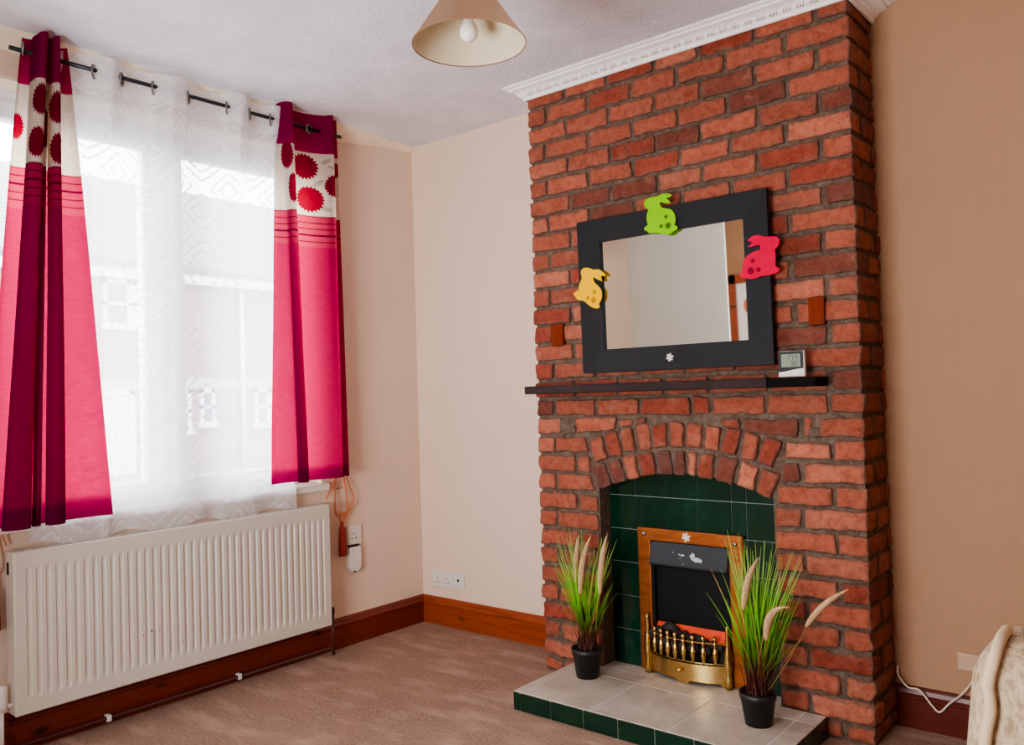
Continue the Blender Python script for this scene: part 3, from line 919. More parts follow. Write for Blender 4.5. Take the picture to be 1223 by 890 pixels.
# black firebox
ix0, ix1 = FX0 + a, FX1 - a
m = MB()
iz1 = FZ1 - b
yk = -.1795                        # the box stands just proud of the tiles
m.add([(ix0, yk, HZ + .002), (ix1, yk, HZ + .002), (ix1, yk, iz1), (ix0, yk, iz1)], [(0, 1, 2, 3)])
m.box(ix0 - .001, ix0 + .014, fy0 + .004, yk, HZ + .002, iz1); m.box(ix1 - .014, ix1 + .001, fy0 + .004, yk, HZ + .002, iz1)
m.build('firebox', M['deep_black'], fire)
m = MB()   # hood slopes forward towards its lower lip
m.prism([(yk - .001, iz1 - .001), (fy0 + .006, iz1 - .001), (fy0 - .018, .532), (fy0 - .018, .524), (fy0 - .010, .520), (yk - .001, .524)], ix0 + .002, ix1 - .002, axis='x')
hood = m.build('hood', M['hood'], fire, bevel=.002)
m = MB()
def flake(cx, cz, rx, rz, seed, n=14):
    random.seed(seed)
    def yy(z): return fy0 + .006 - .024 * (iz1 - z) / (iz1 - .532) - .0012
    p = []
    for k in range(n):
        t_ = 2 * PI * k / n; r = random.uniform(.65, 1.1)
        p.append((cx + rx * r * math.cos(t_), cz + rz * r * math.sin(t_)))
    m = MB(); m.add([(x, yy(z), z) for x, z in p], [tuple(range(n))]); m.build('bare_metal_patch', M['flake'], hood)
flake(1.786, .575, .013, .014, 3); flake(1.806, .563, .019, .012, 4); flake(1.822, .560, .010, .009, 9); flake(1.742, .574, .010, .004, 5); flake(1.727, .576, .005, .003, 6)
flake(1.698, .582, .003, .003, 7); flake(1.732, .562, .003, .002, 8); flake(1.748, .540, .003, .002, 8)
random.seed(21)
# bowed fret
fc, fhw = 1.7525, .178
def fy(x): 
    t_ = (x - fc) / fhw
    return fy0 - .012 - .048 * (1 - t_ * t_)
fret = MB()
N = 40
def strip(z0, z1, th, off=0, x0=fc - fhw, x1=fc + fhw, mb=None, zf=None):
    mb = mb or fret
    rows = []
    for i in range(N + 1):
        x = x0 + (x1 - x0) * i / N; y = fy(x) - off
        a0, a1 = (z0, z1) if zf is None else zf(x)
        rows.append([(x, y, a0), (x, y, a1), (x, y + th, a1), (x, y + th, a0)])
    mb.grid(rows, False, closed=True)
    b = len(mb.v) - 4
    mb.f.append((b, b + 1, b + 2, b + 3)); mb.sm.append(False); b -= 4 * N; mb.f.append((b, b + 1, b + 2, b + 3)); mb.sm.append(False)
def foot(x):
    t_ = abs(x - fc) / fhw
    z = HZ + .0015
    if t_ < .14 or .86 < t_: pass
    elif t_ < .19 or t_ > .80: z += .007
    else: z += .012
    return (z, .152)
strip(0, 0, .004, 0, zf=foot)
fo = fret.build('ash_panel', M['brass'], fire, bevel=.001)
kn = MB(); kn.lathe([(.004, 0), (.004, .006), (.009, .010), (.010, .015), (.007, .020), (.001, .021)], n=16)
kn.v = [(fc - .008 + p[0], fy(fc) - p[2], .128 + p[1]) for p in kn.v]; kn.build('knob', M['brass'], fo)
fret = MB()
strip(.152, .158, .010, .003); strip(.163, .167, .006, .001)
fret.build('bottom_rail', M['brass'], fire)
fret = MB(); strip(.243, .248, .005, 0); fret.build('top_rail', M['brass'], fire)
SP = [(.0, .003), (.006, .006), (.014, .0055), (.022, .0075), (.035, .0095), (.048, .0085), (.060, .0058), (.070, .0045), (.078, .0062), (.084, .0045), (.089, .0035), (.094, .0068), (.100, .0078), (.106, .0062), (.110, .002)]
for x in (1.613, 1.650, 1.686, 1.722, 1.760, 1.799, 1.841, 1.884):
    q = MB(); q.lathe([(r * 1.3, z) for z, r in SP], (x, fy(x) + .001, .163), n=14, cap0=True, cap1=True)
    q.build('spindle', M['brass'], fire)
PO = [(0, .014), (.03, .013), (.055, .011), (.075, .014), (.095, .017), (.13, .015), (.16, .010), (.175, .0085), (.185, .011), (.195, .007), (.205, .010), (.215, .006), (.226, .008), (.236, .005), (.244, .002)]
for x in (fc - fhw - .001, fc + fhw + .001):
    q = MB(); q.lathe([(r * 1.08, z) for z, r in PO], (x, fy0 - .019, HZ + .001), n=16, cap0=True, cap1=True)
    q.build('fret_post', M['brass'], fire)
# fuel bed: glowing plastic plate and coals
m = MB(); m.add([(ix0 + .016, fy0 - .012, .236), (ix1 - .016, fy0 - .012, .236), (ix1 - .016, yk - .002, .282), (ix0 + .016, yk - .002, .282)], [(0, 1, 2, 3)])
m.build('glow_plate', M['glow'], fire)
m = MB()
random.seed(5)
for (x, y, z, r) in ((1.625, -.214, .247, .030), (1.672, -.210, .262, .036), (1.715, -.222, .246, .030), (1.757, -.226, .240, .030), (1.80, -.222, .243, .026), (1.835, -.222, .238, .024), (1.868, -.218, .232, .022), (1.60, -.222, .240, .022), (1.698, -.206, .262, .022), (1.742, -.212, .250, .024), (1.782, -.212, .248, .022), (1.895, -.222, .228, .020),
                     (1.65, -.228, .215, .030), (1.70, -.236, .212, .026), (1.74, -.240, .212, .026), (1.79, -.238, .212, .028), (1.84, -.232, .210, .026)):
    b = len(m.v)
    m.sphere((x, y, z), r, 14, 10, sy=.55, sz=.85)
    for i in range(b, len(m.v)):
        p = Vector(m.v[i]); n = noise.noise(p * 45)
        d_ = p - Vector((x, y, z)); m.v[i] = tuple(Vector((x, y, z)) + d_ * (1 + .22 * n))
m.build('coals', M['coal'], fire)
m = MB(); m.box(ix0 + .002, ix1 - .002, fy0 - .010, yk - .001, HZ + .002, .222); m.build('burner_box', M['black'], fire)

# ------------------------------------------------------------------ potted grasses
def curve(p0, p1, p2, n=10):
    p0, p1, p2 = Vector(p0), Vector(p1), Vector(p2)
    return [p0 * (1 - t_) ** 2 + p1 * 2 * t_ * (1 - t_) + p2 * t_ * t_ for t_ in [i / n for i in range(n + 1)]]
def plant(c, r0, r1, h, tips, plumes, label, seed, nb, top):
    random.seed(seed)
    x, y, z = c
    o = thing('potted_grass', label, 'potted grass', c, 'artificial grasses on the hearth')
    m = MB()
    m.lathe([(r0 * .2, .0), (r0, 0), (r0 + (r1 - r0) * .80, h * .80), (r1 * .985, h * .80), (r1 * 1.03, h), (r1 * .96, h), (r1 * .90, h * .86), (0.001, h * .86)], c, 36)
    m.build('pot', M['pot'], o)
    m = MB(); m.lathe([(r1 * .93, h * .87), (r1 * .5, h * .92), (.001, h * .93)], c, 24); m.build('soil', M['soil'], o)
    m = MB()
    (xa, xb) = tips
    for i in range(nb):
        u = random.random()
        a = random.uniform(0, 2 * PI); rr = r1 * .62 * math.sqrt(random.random())
        b0 = (x + rr * math.cos(a), y + rr * math.sin(a), z + h * .88)
        tx = xa + (xb - xa) * u + random.uniform(-.02, .02)
        ty = y + random.uniform(-.11, .10)
        long_ = random.random()
        tz = z + top * (random.uniform(.80, 1.0) if long_ < .38 else random.uniform(.42, .82))
        if long_ > .55: tx = x + (tx - x) * .75
        spread = (tx - x)
        mid = (x + spread * .42 + (b0[0] - x) * .6, y + (ty - y) * .4, z + h + (tz - z - h) * .55)
        pts = curve(b0, mid, (tx, ty, tz), 9)
        w0 = random.uniform(.0018, .0034)
        th = random.uniform(0, PI)
        side = Vector((math.cos(th * .35 - .5), math.sin(th * .35 - .5), 0))
        g = random.random()
        gc = [lin(54, 18, 18), lin(82, 34, 26), lin(82, 120, 26), lin(106, 176, 34), lin(122, 188, 48), lin(140, 176, 80)]
        if g < .3: gc = [lin(58, 20, 22), lin(80, 38, 28), lin(80, 120, 36), lin(92, 150, 40), lin(110, 164, 60), lin(128, 160, 84)]
        if g > .88: gc = [lin(80, 30, 24), lin(120, 60, 44), lin(160, 110, 74), lin(176, 140, 84), lin(180, 150, 90), lin(190, 160, 110)]
        rows, cols = [], []
        for k, p in enumerate(pts):
            f_ = k / 9
            hh = max(0, min(.999, (p.z - z - h * .9) / (top - h * .9)))
            q = min(4.99, hh * 5 * 1.35)
            ca, cb = Vector(gc[int(q)][:3]), Vector(gc[int(q) + 1][:3])
            cc = tuple(ca.lerp(cb, q - int(q)))
            w = w0 * (1 - f_ ** 3 * .85)
            rows.append([p - side * w, p + Vector((-side.y, side.x, 0)) * w * .5, p + side * w]); cols.append([cc] * 3)
        m.grid(rows, True, cols)
    m.build('foliage', M['grass'], o, recalc=False)
    for (base, knee, p0, p1, p2, r) in plumes:
        p0, p1, p2 = [(p[0] + (y - p[1]) * (3.39 - x) / (y + 3.25), p[1], p[2]) for p in (p0, p1, p2)]
        st = MB(); st.tube(curve(base, knee, p0, 8), .0016, 6, lin(150, 120, 70)[:3])
        so = st.build('plume_stem', M['plume'], o)
        pl = MB(); pts = curve(p0, p1, p2, 26)
        rad = [max(.001, r * (math.sin(PI * min(1, .06 + .94 * (k / 26)) ** .75) ** .7 if k < 26 else 0)) for k in range(27)]
        cc = Vector(lin(208, 176, 138)[:3])
        pl.tube(pts, [q * .8 for q in rad], 10, tuple(cc))
        for k in range(1, 26):              # bristles
            t_ = (pts[min(26, k + 1)] - pts[k - 1]).normalized()
            for j in range(9):
                a = random.uniform(0, 2 * PI)
                u_ = t_.cross(Vector((0, 1, .1))).normalized(); w_ = t_.cross(u_)
                dr = u_ * math.cos(a) + w_ * math.sin(a)
                b_ = pts[k] + dr * rad[k] * .6
                e_ = b_ + dr * rad[k] * .55 + t_ * r * random.uniform(.7, 1.3)
                s_ = t_.cross(dr) * .0011
                pl.add([b_ - s_, b_ + s_, e_], [(0, 1, 2)], tuple(cc * random.uniform(.8, 1.25)))
        pl.build('seed_plume', M['plume'], so, recalc=False)
PY = -.41
plant((1.393, PY, HZ), .047, .064, .118, (1.255, 1.535), [
    ((1.39, PY, .17), (1.36, PY, .33), (1.348, PY - .05, .47), (1.352, PY - .06, .60), (1.372, PY - .07, .672), .013),
    ((1.395, PY, .17), (1.37, PY, .30), (1.368, PY - .07, .432), (1.375, PY - .08, .58), (1.428, PY - .09, .672), .016),
    ((1.405, PY, .17), (1.45, PY, .30), (1.464, PY - .06, .44), (1.475, PY - .07, .60), (1.508, PY - .08, .684), .016)],
    'potted artificial grass with three upright plumes at left side of the hearth', 11, 120, .60)
PY = -.47
plant((2.158, PY, HZ), .046, .063, .112, (2.03, 2.335), [
    ((2.15, PY, .17), (2.12, PY, .35), (2.118, PY - .08, .49), (2.128, PY - .09, .60), (2.176, PY - .10, .672), .0155),
    ((2.165, PY, .17), (2.19, PY, .30), (2.196, PY - .09, .400), (2.196, PY - .11, .515), (2.268, PY - .12, .528), .0165),
    ((2.18, PY, .17), (2.27, PY, .30), (2.337, PY - .03, .449), (2.39, PY - .04, .54), (2.474, PY - .05, .593), .0135)],
    'potted artificial grass with one drooping plume at right side of the hearth', 12, 130, .66)

# ------------------------------------------------------------------ radiator
RX0, RX, RY0, RY1, RZ0, RZ1 = .045, .112, -2.114, -.719, .157, .741
rad = thing('radiator', 'long white ribbed panel radiator under the window', 'radiator', (.08, (RY0 + RY1) / 2, RZ0))
m = MB()
# ribbed front as a height field
zs = [RZ0, RZ0 + .004, RZ0 + .052, RZ0 + .066, RZ0 + .08, RZ1 - .085, RZ1 - .07, RZ1 - .056, RZ1 - .012, RZ1 - .004, RZ1]
zf = [0, 0, 0, .5, 1, 1, .5, 0, 0, 0, 0]
ysl = []
n_r = 40; pitch = (RY1 - RY0 - .06) / n_r
ysl = [(RY0, 0), (RY0 + .004, 0), (RY0 + .030, 0)]
for i in range(n_r):
    y0 = RY0 + .030 + i * pitch
    ysl += [(y0 + pitch * .22, 0), (y0 + pitch * .36, 1), (y0 + pitch * .64, 1), (y0 + pitch * .78, 0)]
ysl += [(RY1 - .030, 0), (RY1 - .004, 0), (RY1, 0)]
rows = []
for z, q in zip(zs, zf):
    rows.append([(RX - (.004 if (z in (RZ0, RZ1) or y in (RY0, RY1)) else 0) - .0058 * q * g, y, z) for y, g in ysl])
m.grid(rows, False)
# folded edge behind the panel
m.box(RX - .014, RX - .004, RY0, RY1, RZ0, RZ0 + .006); m.box(RX - .014, RX - .004, RY0, RY1, RZ1 - .006, RZ1)
m.build('front_panel', M['rad'], rad)
m = MB(); m.box(RX0 - .012, RX0, RY0 + .01, RY1 - .01, RZ0 + .01, RZ1 - .02); m.build('back_panel', M['rad'], rad)
m = MB(); m.box(RX0 - .012, RX - .006, RY0 - .002, RY0 + .010, RZ0 + .002, RZ1 - .001)
e1 = m.build('end_cover', M['rad'], rad, bevel=.002)
q = MB(); q.box(RX0 + .004, RX0 + .022, RY0 - .0035, RY0 + .004, RZ1 - .085, RZ1 - .040); q.build('vent_slot', M['dark_hole'], e1)
m = MB(); m.box(RX0 - .012, RX - .006, RY1 - .010, RY1 + .002, RZ0 + .002, RZ1 - .001); m.build('end_cover', M['rad'], rad, bevel=.002)
m = MB()
y = RY0 + .012
while y < RY1 - .015:
    m.box(RX0 - .008, RX - .014, y, y + .0055, RZ1 - .012, RZ1 - .002); y += .0125
m.box(RX0 - .012, RX0 - .006, RY0, RY1, RZ1 - .014, RZ1 - .001)
m.build('top_grille', M['rad_in'], rad)
m = MB()
random.seed(4)
for (y, z, r) in [(y, z, r * .72) for y, z, r in ((-1.655, .335, .004), (-1.632, .345, .005), (-1.605, .348, .002), (-1.575, .343, .003), (-1.60, .333, .002), (-1.47, .27, .0035))]:
    m = MB(); m.lathe([(r, 0), (r * .9, .0006)], n=8, cap1=True); b = len(m.v) - 16
    for i in range(b, len(m.v)):
        p = m.v[i]; m.v[i] = (RX + p[2] + .0002, RY0 + .03 + round((y - RY0 - .03) / pitch) * pitch + p[0], z + p[1])
    m.build('chipped_paint', M['dark_hole'], rad)
for y, nm in ((RY0 - .035, 'l'), (RY1 + .03, 'r')):
    v = MB()
    v.tube([(.075, y, .002), (.075, y, .20)], .0075, 10)
    if nm == 'l':
        v.lathe([(.012, 0), (.018, .004), (.02, .02), (.02, .075), (.017, .085), (.002, .087)], (.075, y, .185), n=20)
        v.tube([(.075, y, .195), (.075, RY0 + .005, .195)], .009, 10)
    else:
        v.lathe([(.009, 0), (.0105, .003), (.0105, .025), (.008, .032), (.002, .033)], (.075, y, .20), n=16)
        v.tube([(.075, y, .195), (.075, RY1 - .005, .195)], .008, 10)
    vo = v.build('radiator_valve', M['plastic'] if nm == 'l' else M['red_pipe'], rad)
m = MB(); m.tube([(.040, -2.9, .028), (.040, RY1 + .03, .028), (.075, RY1 + .03, .028)], .0085, 10); m.build('heating_pipe', M['red_pipe'], rad)
for y in (-1.186, -1.762):
    q = MB(); q.box(.024, .052, y - .009, y + .009, .016, .042); q.build('pipe_clip', M['plastic'], rad, bevel=.003)

# ------------------------------------------------------------------ curtains
RODX, RODZ = .1, 2.574
rod = thing('curtain_rod', 'thin black curtain rod above the window', 'curtain rod', (RODX, -1.35, RODZ))
m = MB(); m.tube([(RODX, -2.10, RODZ), (RODX, -.585, RODZ + .002)], .0085, 12); m.build('pole', M['rod'], rod)
for y in (-2.00, -.625):
    q = MB(); q.tube([(.001, y, RODZ), (RODX, y, RODZ)], .006, 8); q.lathe([(.02, 0), (.02, .004)], n=14, cap1=True); b = len(q.v) - 28
    for i in range(b, len(q.v)):
        p = q.v[i]; q.v[i] = (.001 + p[2], y + p[0], RODZ + p[1])
    q.build('rod_bracket', M['rod'], rod)

def catmull(pts, n):
    out = []
    P = [Vector(p) for p in pts]
    for i in range(len(P) - 1):
        p0, p1, p2, p3 = P[max(i - 1, 0)], P[i], P[i + 1], P[min(i + 2, len(P) - 1)]
        for k in range(n):
            t_ = k / n
            out.append(.5 * ((2 * p1) + (p2 - p0) * t_ + (2 * p0 - 5 * p1 + 4 * p2 - p3) * t_ ** 2 + (3 * p1 - p0 - 3 * p2 + p3) * t_ ** 3))
    out.append(P[-1])
    return out

CR = Vector(lin(190, 32, 80)[:3]); CRD = Vector(lin(140, 18, 66)[:3]); CREAM = Vector(lin(222, 204, 184)[:3]); PLT = Vector(lin(206, 60, 86)[:3]); TAUPE = Vector(lin(186, 172, 150)[:3])
FLW = Vector(lin(164, 14, 44)[:3])
def curtain(name, label, top, bot, zt, zb, flowers, leaves, hem_z, eyelets, seed):
    o = thing(name, label, 'curtain', (RODX, (top[0][0] + top[-1][0]) / 2, zb), 'crimson curtains at the window')
    n = 22
    ct, cb = catmull(top, n), catmull(bot, n)
    N_ = len(cb)
    sb = [0]
    for i in range(1, N_): sb.append(sb[-1] + (cb[i] - cb[i - 1]).length)
    zl = [zt - .012 * i for i in range(int((zt - 2.50) / .012))]
    z = zl[-1]
    while z > 1.98: z -= .0042; zl.append(z)
    while z > zb + .03: z -= .028; zl.append(z)
    zl.append(zb)
    rows, cols, uvs = [], [], []
    L = sb[-1]
    for z in zl:
        f_ = (zt - z) / (zt - zb)
        g_ = f_ ** .9
        row, cr = [], []
        for i in range(N_):
            p = ct[i].lerp(cb[i], g_)
            wv = .010 * noise.noise(Vector((sb[i] * 4 + seed, z * 1.4, seed))) * f_
            row.append((p.y + wv, p.x, z))
            s = sb[i]
            c = CR
            if 2.150 <= z <= 2.462:
                c = CREAM
                for (fs, fz, r) in flowers:
                    dx, dz = s - fs, z - fz
                    d_ = math.hypot(dx, dz)
                    a = math.atan2(dz, dx)
                    if d_ < r * (1 + .075 * math.cos(a * 22)):
                        pet = .5 + .5 * math.cos(a * 11 + (int(d_ / r * 5) % 2) * PI) * math.cos(d_ / r * 5 * PI)
                        c = FLW * (.78 + .42 * pet)
                        break
                else:
                    for (ls, lz, lr, la) in leaves:
                        dx, dz = s - ls, z - lz
                        u = dx * math.cos(la) + dz * math.sin(la); w = -dx * math.sin(la) + dz * math.cos(la)
                        if abs(u) < lr and abs(w) < .42 * lr * (1 - (u / lr) ** 2):
                            c = TAUPE * (.8 if abs(w) < .0022 else 1)
            elif 1.995 <= z < 2.150:
                k = (2.150 - z) / .031
                c = PLT * .95 if (k - int(k)) > .16 else CRD * .6
            elif z < hem_z:
                c = CRD * .95
            cr.append(tuple(c))
        rows.append(row); cols.append(cr)
    m = MB(); m.grid(rows, True, cols)
    m.build('curtain_cloth', M['curtain'], o, recalc=False)
    for (y, x, ax) in eyelets:
        q = MB(); q.torus((x, y, RODZ), .021, .0055, ax); q.build('eyelet', M['chrome'], o)
    return o
# control points are (y, x)
lb = [(-2.205, .080), (-2.18, .072), (-2.140, .074), (-2.108, .080), (-2.125, .105), (-2.160, .135), (-2.158, .170), (-2.115, .184), (-2.080, .168), (-2.075, .135), (-2.096, .105), (-2.098, .084), (-2.065, .078), (-2.040, .082), (-2.046, .105), (-2.060, .125), (-2.046, .145), (-2.030, .128), (-2.034, .105), (-2.030, .084),
      (-2.000, .078), (-1.972, .082), (-1.988, .108), (-2.018, .138), (-2.006, .172), (-1.975, .176), (-1.950, .15), (-1.955, .11), (-1.962, .085), (-1.92, .076), (-1.85, .072), (-1.79, .076), (-1.752, .092)]
lt = [(-1.985 + (y + 2.03) * .34 + (.014 if x > .12 else 0), .1 + (x - .11) * 1.05) for y, x in lb]
# arc-length of folds used to place the printed flowers
def arc(pts, idx):
    c = catmull(pts, 22); s = 0
    for i in range(1, idx * 22 + 1): s += (c[i] - c[i - 1]).length
    return s
def mids(pts, i, j): return (arc(pts, i) + arc(pts, j)) / 2
fl_l = [(mids(lb, 5, 9), 2.385, .058), (mids(lb, 5, 9) - .01, 2.225, .056), (mids(lb, 23, 26), 2.37, .060), (mids(lb, 23, 26) + .01, 2.215, .058), (arc(lb, 1), 2.30, .05), (arc(lb, 16), 2.29, .07)]
lv_l = [(mids(lb, 14, 17), 2.42, .03, .6), (mids(lb, 28, 31), 2.29, .03, -.5)]
curtain('curtain', 'crimson eyelet curtain with dahlia band hanging at left end of the rod', lt, lb, 2.640, .828, fl_l, lv_l, .895, [(-1.945, .085, (.5, 1, 0)), (-2.06, .12, (.4, 1, 0))], 3)
rb = [(-1.030, .092), (-.985, .074), (-.93, .076), (-.880, .082), (-.886, .105), (-.912, .130), (-.900, .155), (-.868, .150), (-.852, .125), (-.868, .098), (-.862, .084), (-.81, .090), (-.75, .112), (-.69, .132), (-.650, .132), (-.632, .110), (-.642, .088), (-.622, .080), (-.603, .082), (-.588, .104)]
rt = [(-.957, .085), (-.957, .100), (-.957, .115), (-.952, .135), (-.945, .150), (-.932, .156), (-.918, .158), (-.905, .145), (-.898, .130), (-.893, .105), (-.888, .085), (-.85, .074), (-.775, .080), (-.705, .112), (-.675, .148), (-.655, .130), (-.648, .10), (-.640, .085), (-.628, .088), (-.613, .104)]
fl_r = [(arc(rb, 11) + .040, 2.390, .060), (arc(rb, 11) + .058, 2.232, .062), (arc(rb, 14) + .012, 2.305, .055), (arc(rb, 6) + .0, 2.255, .068), (arc(rb, 4) + .0, 2.41, .066), (arc(rb, 18), 2.40, .04)]
lv_r = [(arc(rb, 12) + .072, 2.425, .028, .5), (arc(rb, 12) + .035, 2.315, .030, .6), (arc(rb, 13) + .0, 2.19, .032, -.3), (arc(rb, 8), 2.33, .03, .9), (arc(rb, 14) - .01, 2.395, .02, -.5)]
curtain('curtain', 'crimson eyelet curtain with dahlia band hanging at right end of the rod', rt, rb, 2.655, .868, fl_r, lv_r, .915, [(-.775, .098, (1, .3, 0))], 8)

# net curtain: weaves in front of and behind the rod
net = thing('net_curtain', 'white lace net curtain with diamond pattern between the red curtains', 'net curtain', (.08, -1.42, .74), None)
kp = [(-1.985, .085), (-1.94, .070), (-1.87, .066), (-1.81, .085), (-1.785, .118), (-1.745, .138), (-1.705, .115), (-1.69, .085), (-1.63, .066), (-1.575, .080), (-1.545, .115), (-1.48, .138), (-1.415, .115), (-1.395, .085), (-1.31, .066), (-1.235, .080), (-1.21, .115), (-1.16, .138), (-1.115, .115), (-1.095, .085), (-1.05, .066), (-1.005, .082), (-.985, .112), (-.95, .120), (-.90, .09)]
ctop = catmull(kp, 9)
N_ = len(ctop)
rows, uvs = [], []
zl = [2.632 - .02 * i for i in range(8)]
while zl[-1] > .90: zl.append(zl[-1] - .035)
while zl[-1] > .748: zl.append(zl[-1] - .012)
for z in zl:
    f_ = (2.632 - z) / (2.632 - .748)
    row, ur = [], []
    for i, p in enumerate(ctop):
        e = (p.x + 1.4425) / .5425           # -1..1
        y = p.x + e * .055 * f_ * (1 if e < 0 else .45)
        fold = (p.y - .1) * max(.18, 1 - f_ * 1.6)
        for yf_, w_, a_ in ((-1.735, .020, .022), (-1.48, .022, .020), (-1.165, .018, .022)):
            fold += a_ * math.exp(-((p.x - yf_) / w_) ** 2) * min(1, f_ * 6)
        fold += .006 * noise.noise(Vector((y * 6, z * .8, 2))) * min(1, f_ * 4)
        x = .050 + .052 * max(0, 1 - f_ * 5) + fold * (.55 + .45 * max(0, 1 - f_ * 5))
        x = max(x, .028)
        zz = z
        if z < .90:                       # hem crumples on the sill edge
            k = (.90 - z) / .152
            x += .018 * k * math.sin(y * 26 + 1.3 * math.sin(y * 9)) + .016 * k
            x = max(x, .044)
            x = min(x, .062)
            zz = z + .020 * k * max(0, math.sin(y * 19 + 2)) 
        if z > 2.60: zz = z + .006 * math.sin(y * 30)
        row.append((x, y, zz)); ur.append((p.x + 3, z - .78))
    rows.append(row); uvs.append([(u, v + .78 if False else v + .78) for u, v in ur])
uvs = [[(u, v) for u, v in r] for r in uvs]
m = MB(); m.grid(rows, True, uvs=uvs)
m.build('net_cloth', M['net'], net, recalc=False)
for y in (-1.800, -1.690, -1.560, -1.404, -1.222, -1.105, -.997):
    q = MB(); q.torus((.1, y, RODZ - .006), .025, .0042, (.75, 1, 0)); q.build('eyelet', M['chrome'], net)

# tie-backs
def tieback(y, label, sg=1):
    o = thing('curtain_tieback', label, 'tieback', (.0, y, .845))
    y0_ = y; y = 0
    m = MB(); m.tube([(0, y + .01, .80), (.02, y + .015, .80), (.028, y + .022, .806), (.02, y + .03, .812)], .002, 6); m.v = [(p[0], y0_ + sg * p[1], p[2]) for p in m.v]; m.build('wall_hook', M['chrome'], o)
    m = MB()
    X = .03
    m.tube(catmull([(X, y - .075, .760), (X, y - .035, .825), (X, y - .010, .87), (X - .01, y - .012, .80), (X, y - .022, .70), (X, y - .005, .665), (X, y + .03, .672)], 6), .0042, 8)
    m.tube(catmull([(X, y + .048, .875), (X, y + .070, .81), (X, y + .098, .745), (X, y + .075, .695), (X, y + .035, .670)], 6), .0042, 8)
    m.tube(catmull([(X - .008, y + .040, .875), (X - .008, y + .053, .80), (X - .006, y + .060, .70), (X, y + .045, .66), (X, y + .02, .628)], 6), .0042, 8)
    m.tube(catmull([(X, y + .004, .665), (X, y + .006, .645), (X, y + .018, .625)], 6), .0042, 8)
    m.sphere((X + .002, y + .026, .670), .014, 12, 8, sy=1.5, sz=.8)
    m.v = [(p[0], y0_ + sg * p[1], p[2]) for p in m.v]; m.build('cord', M['rope'], o)
    m = MB(); m.lathe([(.004, .045), (.010, .035), (.007, .024), (.013, .014), (.0165, 0), (.0185, -.06), (.020, -.132), (.001, -.132)], (X, y + .018, .592), 18)
    m.v = [(p[0], y0_ + .018 * sg + p[1] - .018, p[2]) for p in m.v]; m.build('tassel', M['tassel'], o)
tieback(-.600, 'orange cord tieback with rust tassel hanging below right curtain')
tieback(-2.145, 'orange cord tieback with rust tassel at left end of the radiator', -.45)

# ------------------------------------------------------------------ sockets
def plate(name, label, cat, x, y, z, w, h, wall, holes, th=.009, mat='plastic', ledge=None):
    o = thing(name, label, cat, (x, y, z - h / 2))
    def T(a, b, d):       # a along the wall, b up, d out of the wall
        return (x + a, y - d, z + b) if wall == 'back' else (x + d, y + a, z + b)
    def bx(a0, a1, b0, b1, d0, d1):
        q = MB(); q.box(0, 1, 0, 1, 0, 1)
        q.v = [T(a0 + (a1 - a0) * p[0], b0 + (b1 - b0) * p[2], d0 + (d1 - d0) * p[1]) for p in q.v]
        return q
    bx(-w / 2, w / 2, -h / 2, h / 2, 0, th).build('face_plate', M[mat], o, bevel=.002)
    for kind, a, b, aw, bh in holes:
        bx(a - aw / 2, a + aw / 2, b - bh / 2, b + bh / 2, th - .001, th + (.003 if kind == 'switch' else .0006)).build(kind, M[mat] if kind == 'switch' else M['dark_hole'], o, bevel=.0008 if kind == 'switch' else 0)
    return o
hl = []
for cx in (-.037, .037):
    hl += [('pin_hole', cx, .004, .004, .009), ('pin_hole', cx - .011, -.018, .008, .005), ('pin_hole', cx + .011, -.018, .008, .005), ('switch', cx * .35, .022, .010, .016)]
plate('wall_socket', 'white double power socket low on back wall beside the corner', 'socket', .161, 0, .249, .147, .086, 'back', hl)
plate('aerial_socket', 'white square aerial socket low on back wall next to the double socket', 'socket', .2795, 0, .2555, .086, .086, 'back',
      [('socket_hole', 0, 0, .014, .014), ('screw_hole', 0, .031, .006, .004), ('screw_hole', 0, -.031, .006, .004)])
plate('wall_socket', 'white single power socket on window wall behind the rust tassel', 'socket', 0, -.487, .553, .090, .098, 'left',
      [('pin_hole', -.006, .004, .004, .010), ('pin_hole', -.018, -.018, .009, .005), ('pin_hole', .008, -.018, .009, .005), ('switch', .02, .024, .010, .016)], .012)
o = thing('plug_in_unit', 'white rounded box on window wall directly below the single socket', 'plug-in unit', (0, -.497, .36))
m = MB()
pts = []
for k in range(0, 13):
    a = PI + PI * k / 12
    pts.append((-.497 + .038 * math.cos(a), .398 + .036 * math.sin(a)))
pts += [(-.459, .492), (-.535, .492)]
m.prism(pts, -.004, .030, axis='x'); m.build('case', M['plastic'], o, bevel=.006)
m = MB(); m.box(.028, .0315, -.515, -.500, .366, .372); m.build('indicator', M['dark_hole'], o)
m = MB(); m.box(.004, .018, -.535, -.462, .495, .500); m.build('dark_slot', M['dark_hole'], o)
plate('wall_socket', 'tan blank socket plate low on alcove wall behind the armchair', 'socket', 2.77, 0, .268, .147, .06, 'back', [], .008, 'tan_plate')

# white cable
m = MB(); m.tube(catmull([(2.500, -.012, .215), (2.502, -.022, .186), (2.535, -.030, .150), (2.575, -.030, .146), (2.615, -.032, .100), (2.640, -.034, .084), (2.672, -.032, .120), (2.72, -.030, .17), (2.76, -.016, .235)], 8), .0035, 8)
tag(m.build('power_cable', M['cable']), 'thin white cable running from chimney base along baseboard to the armchair', 'cable')

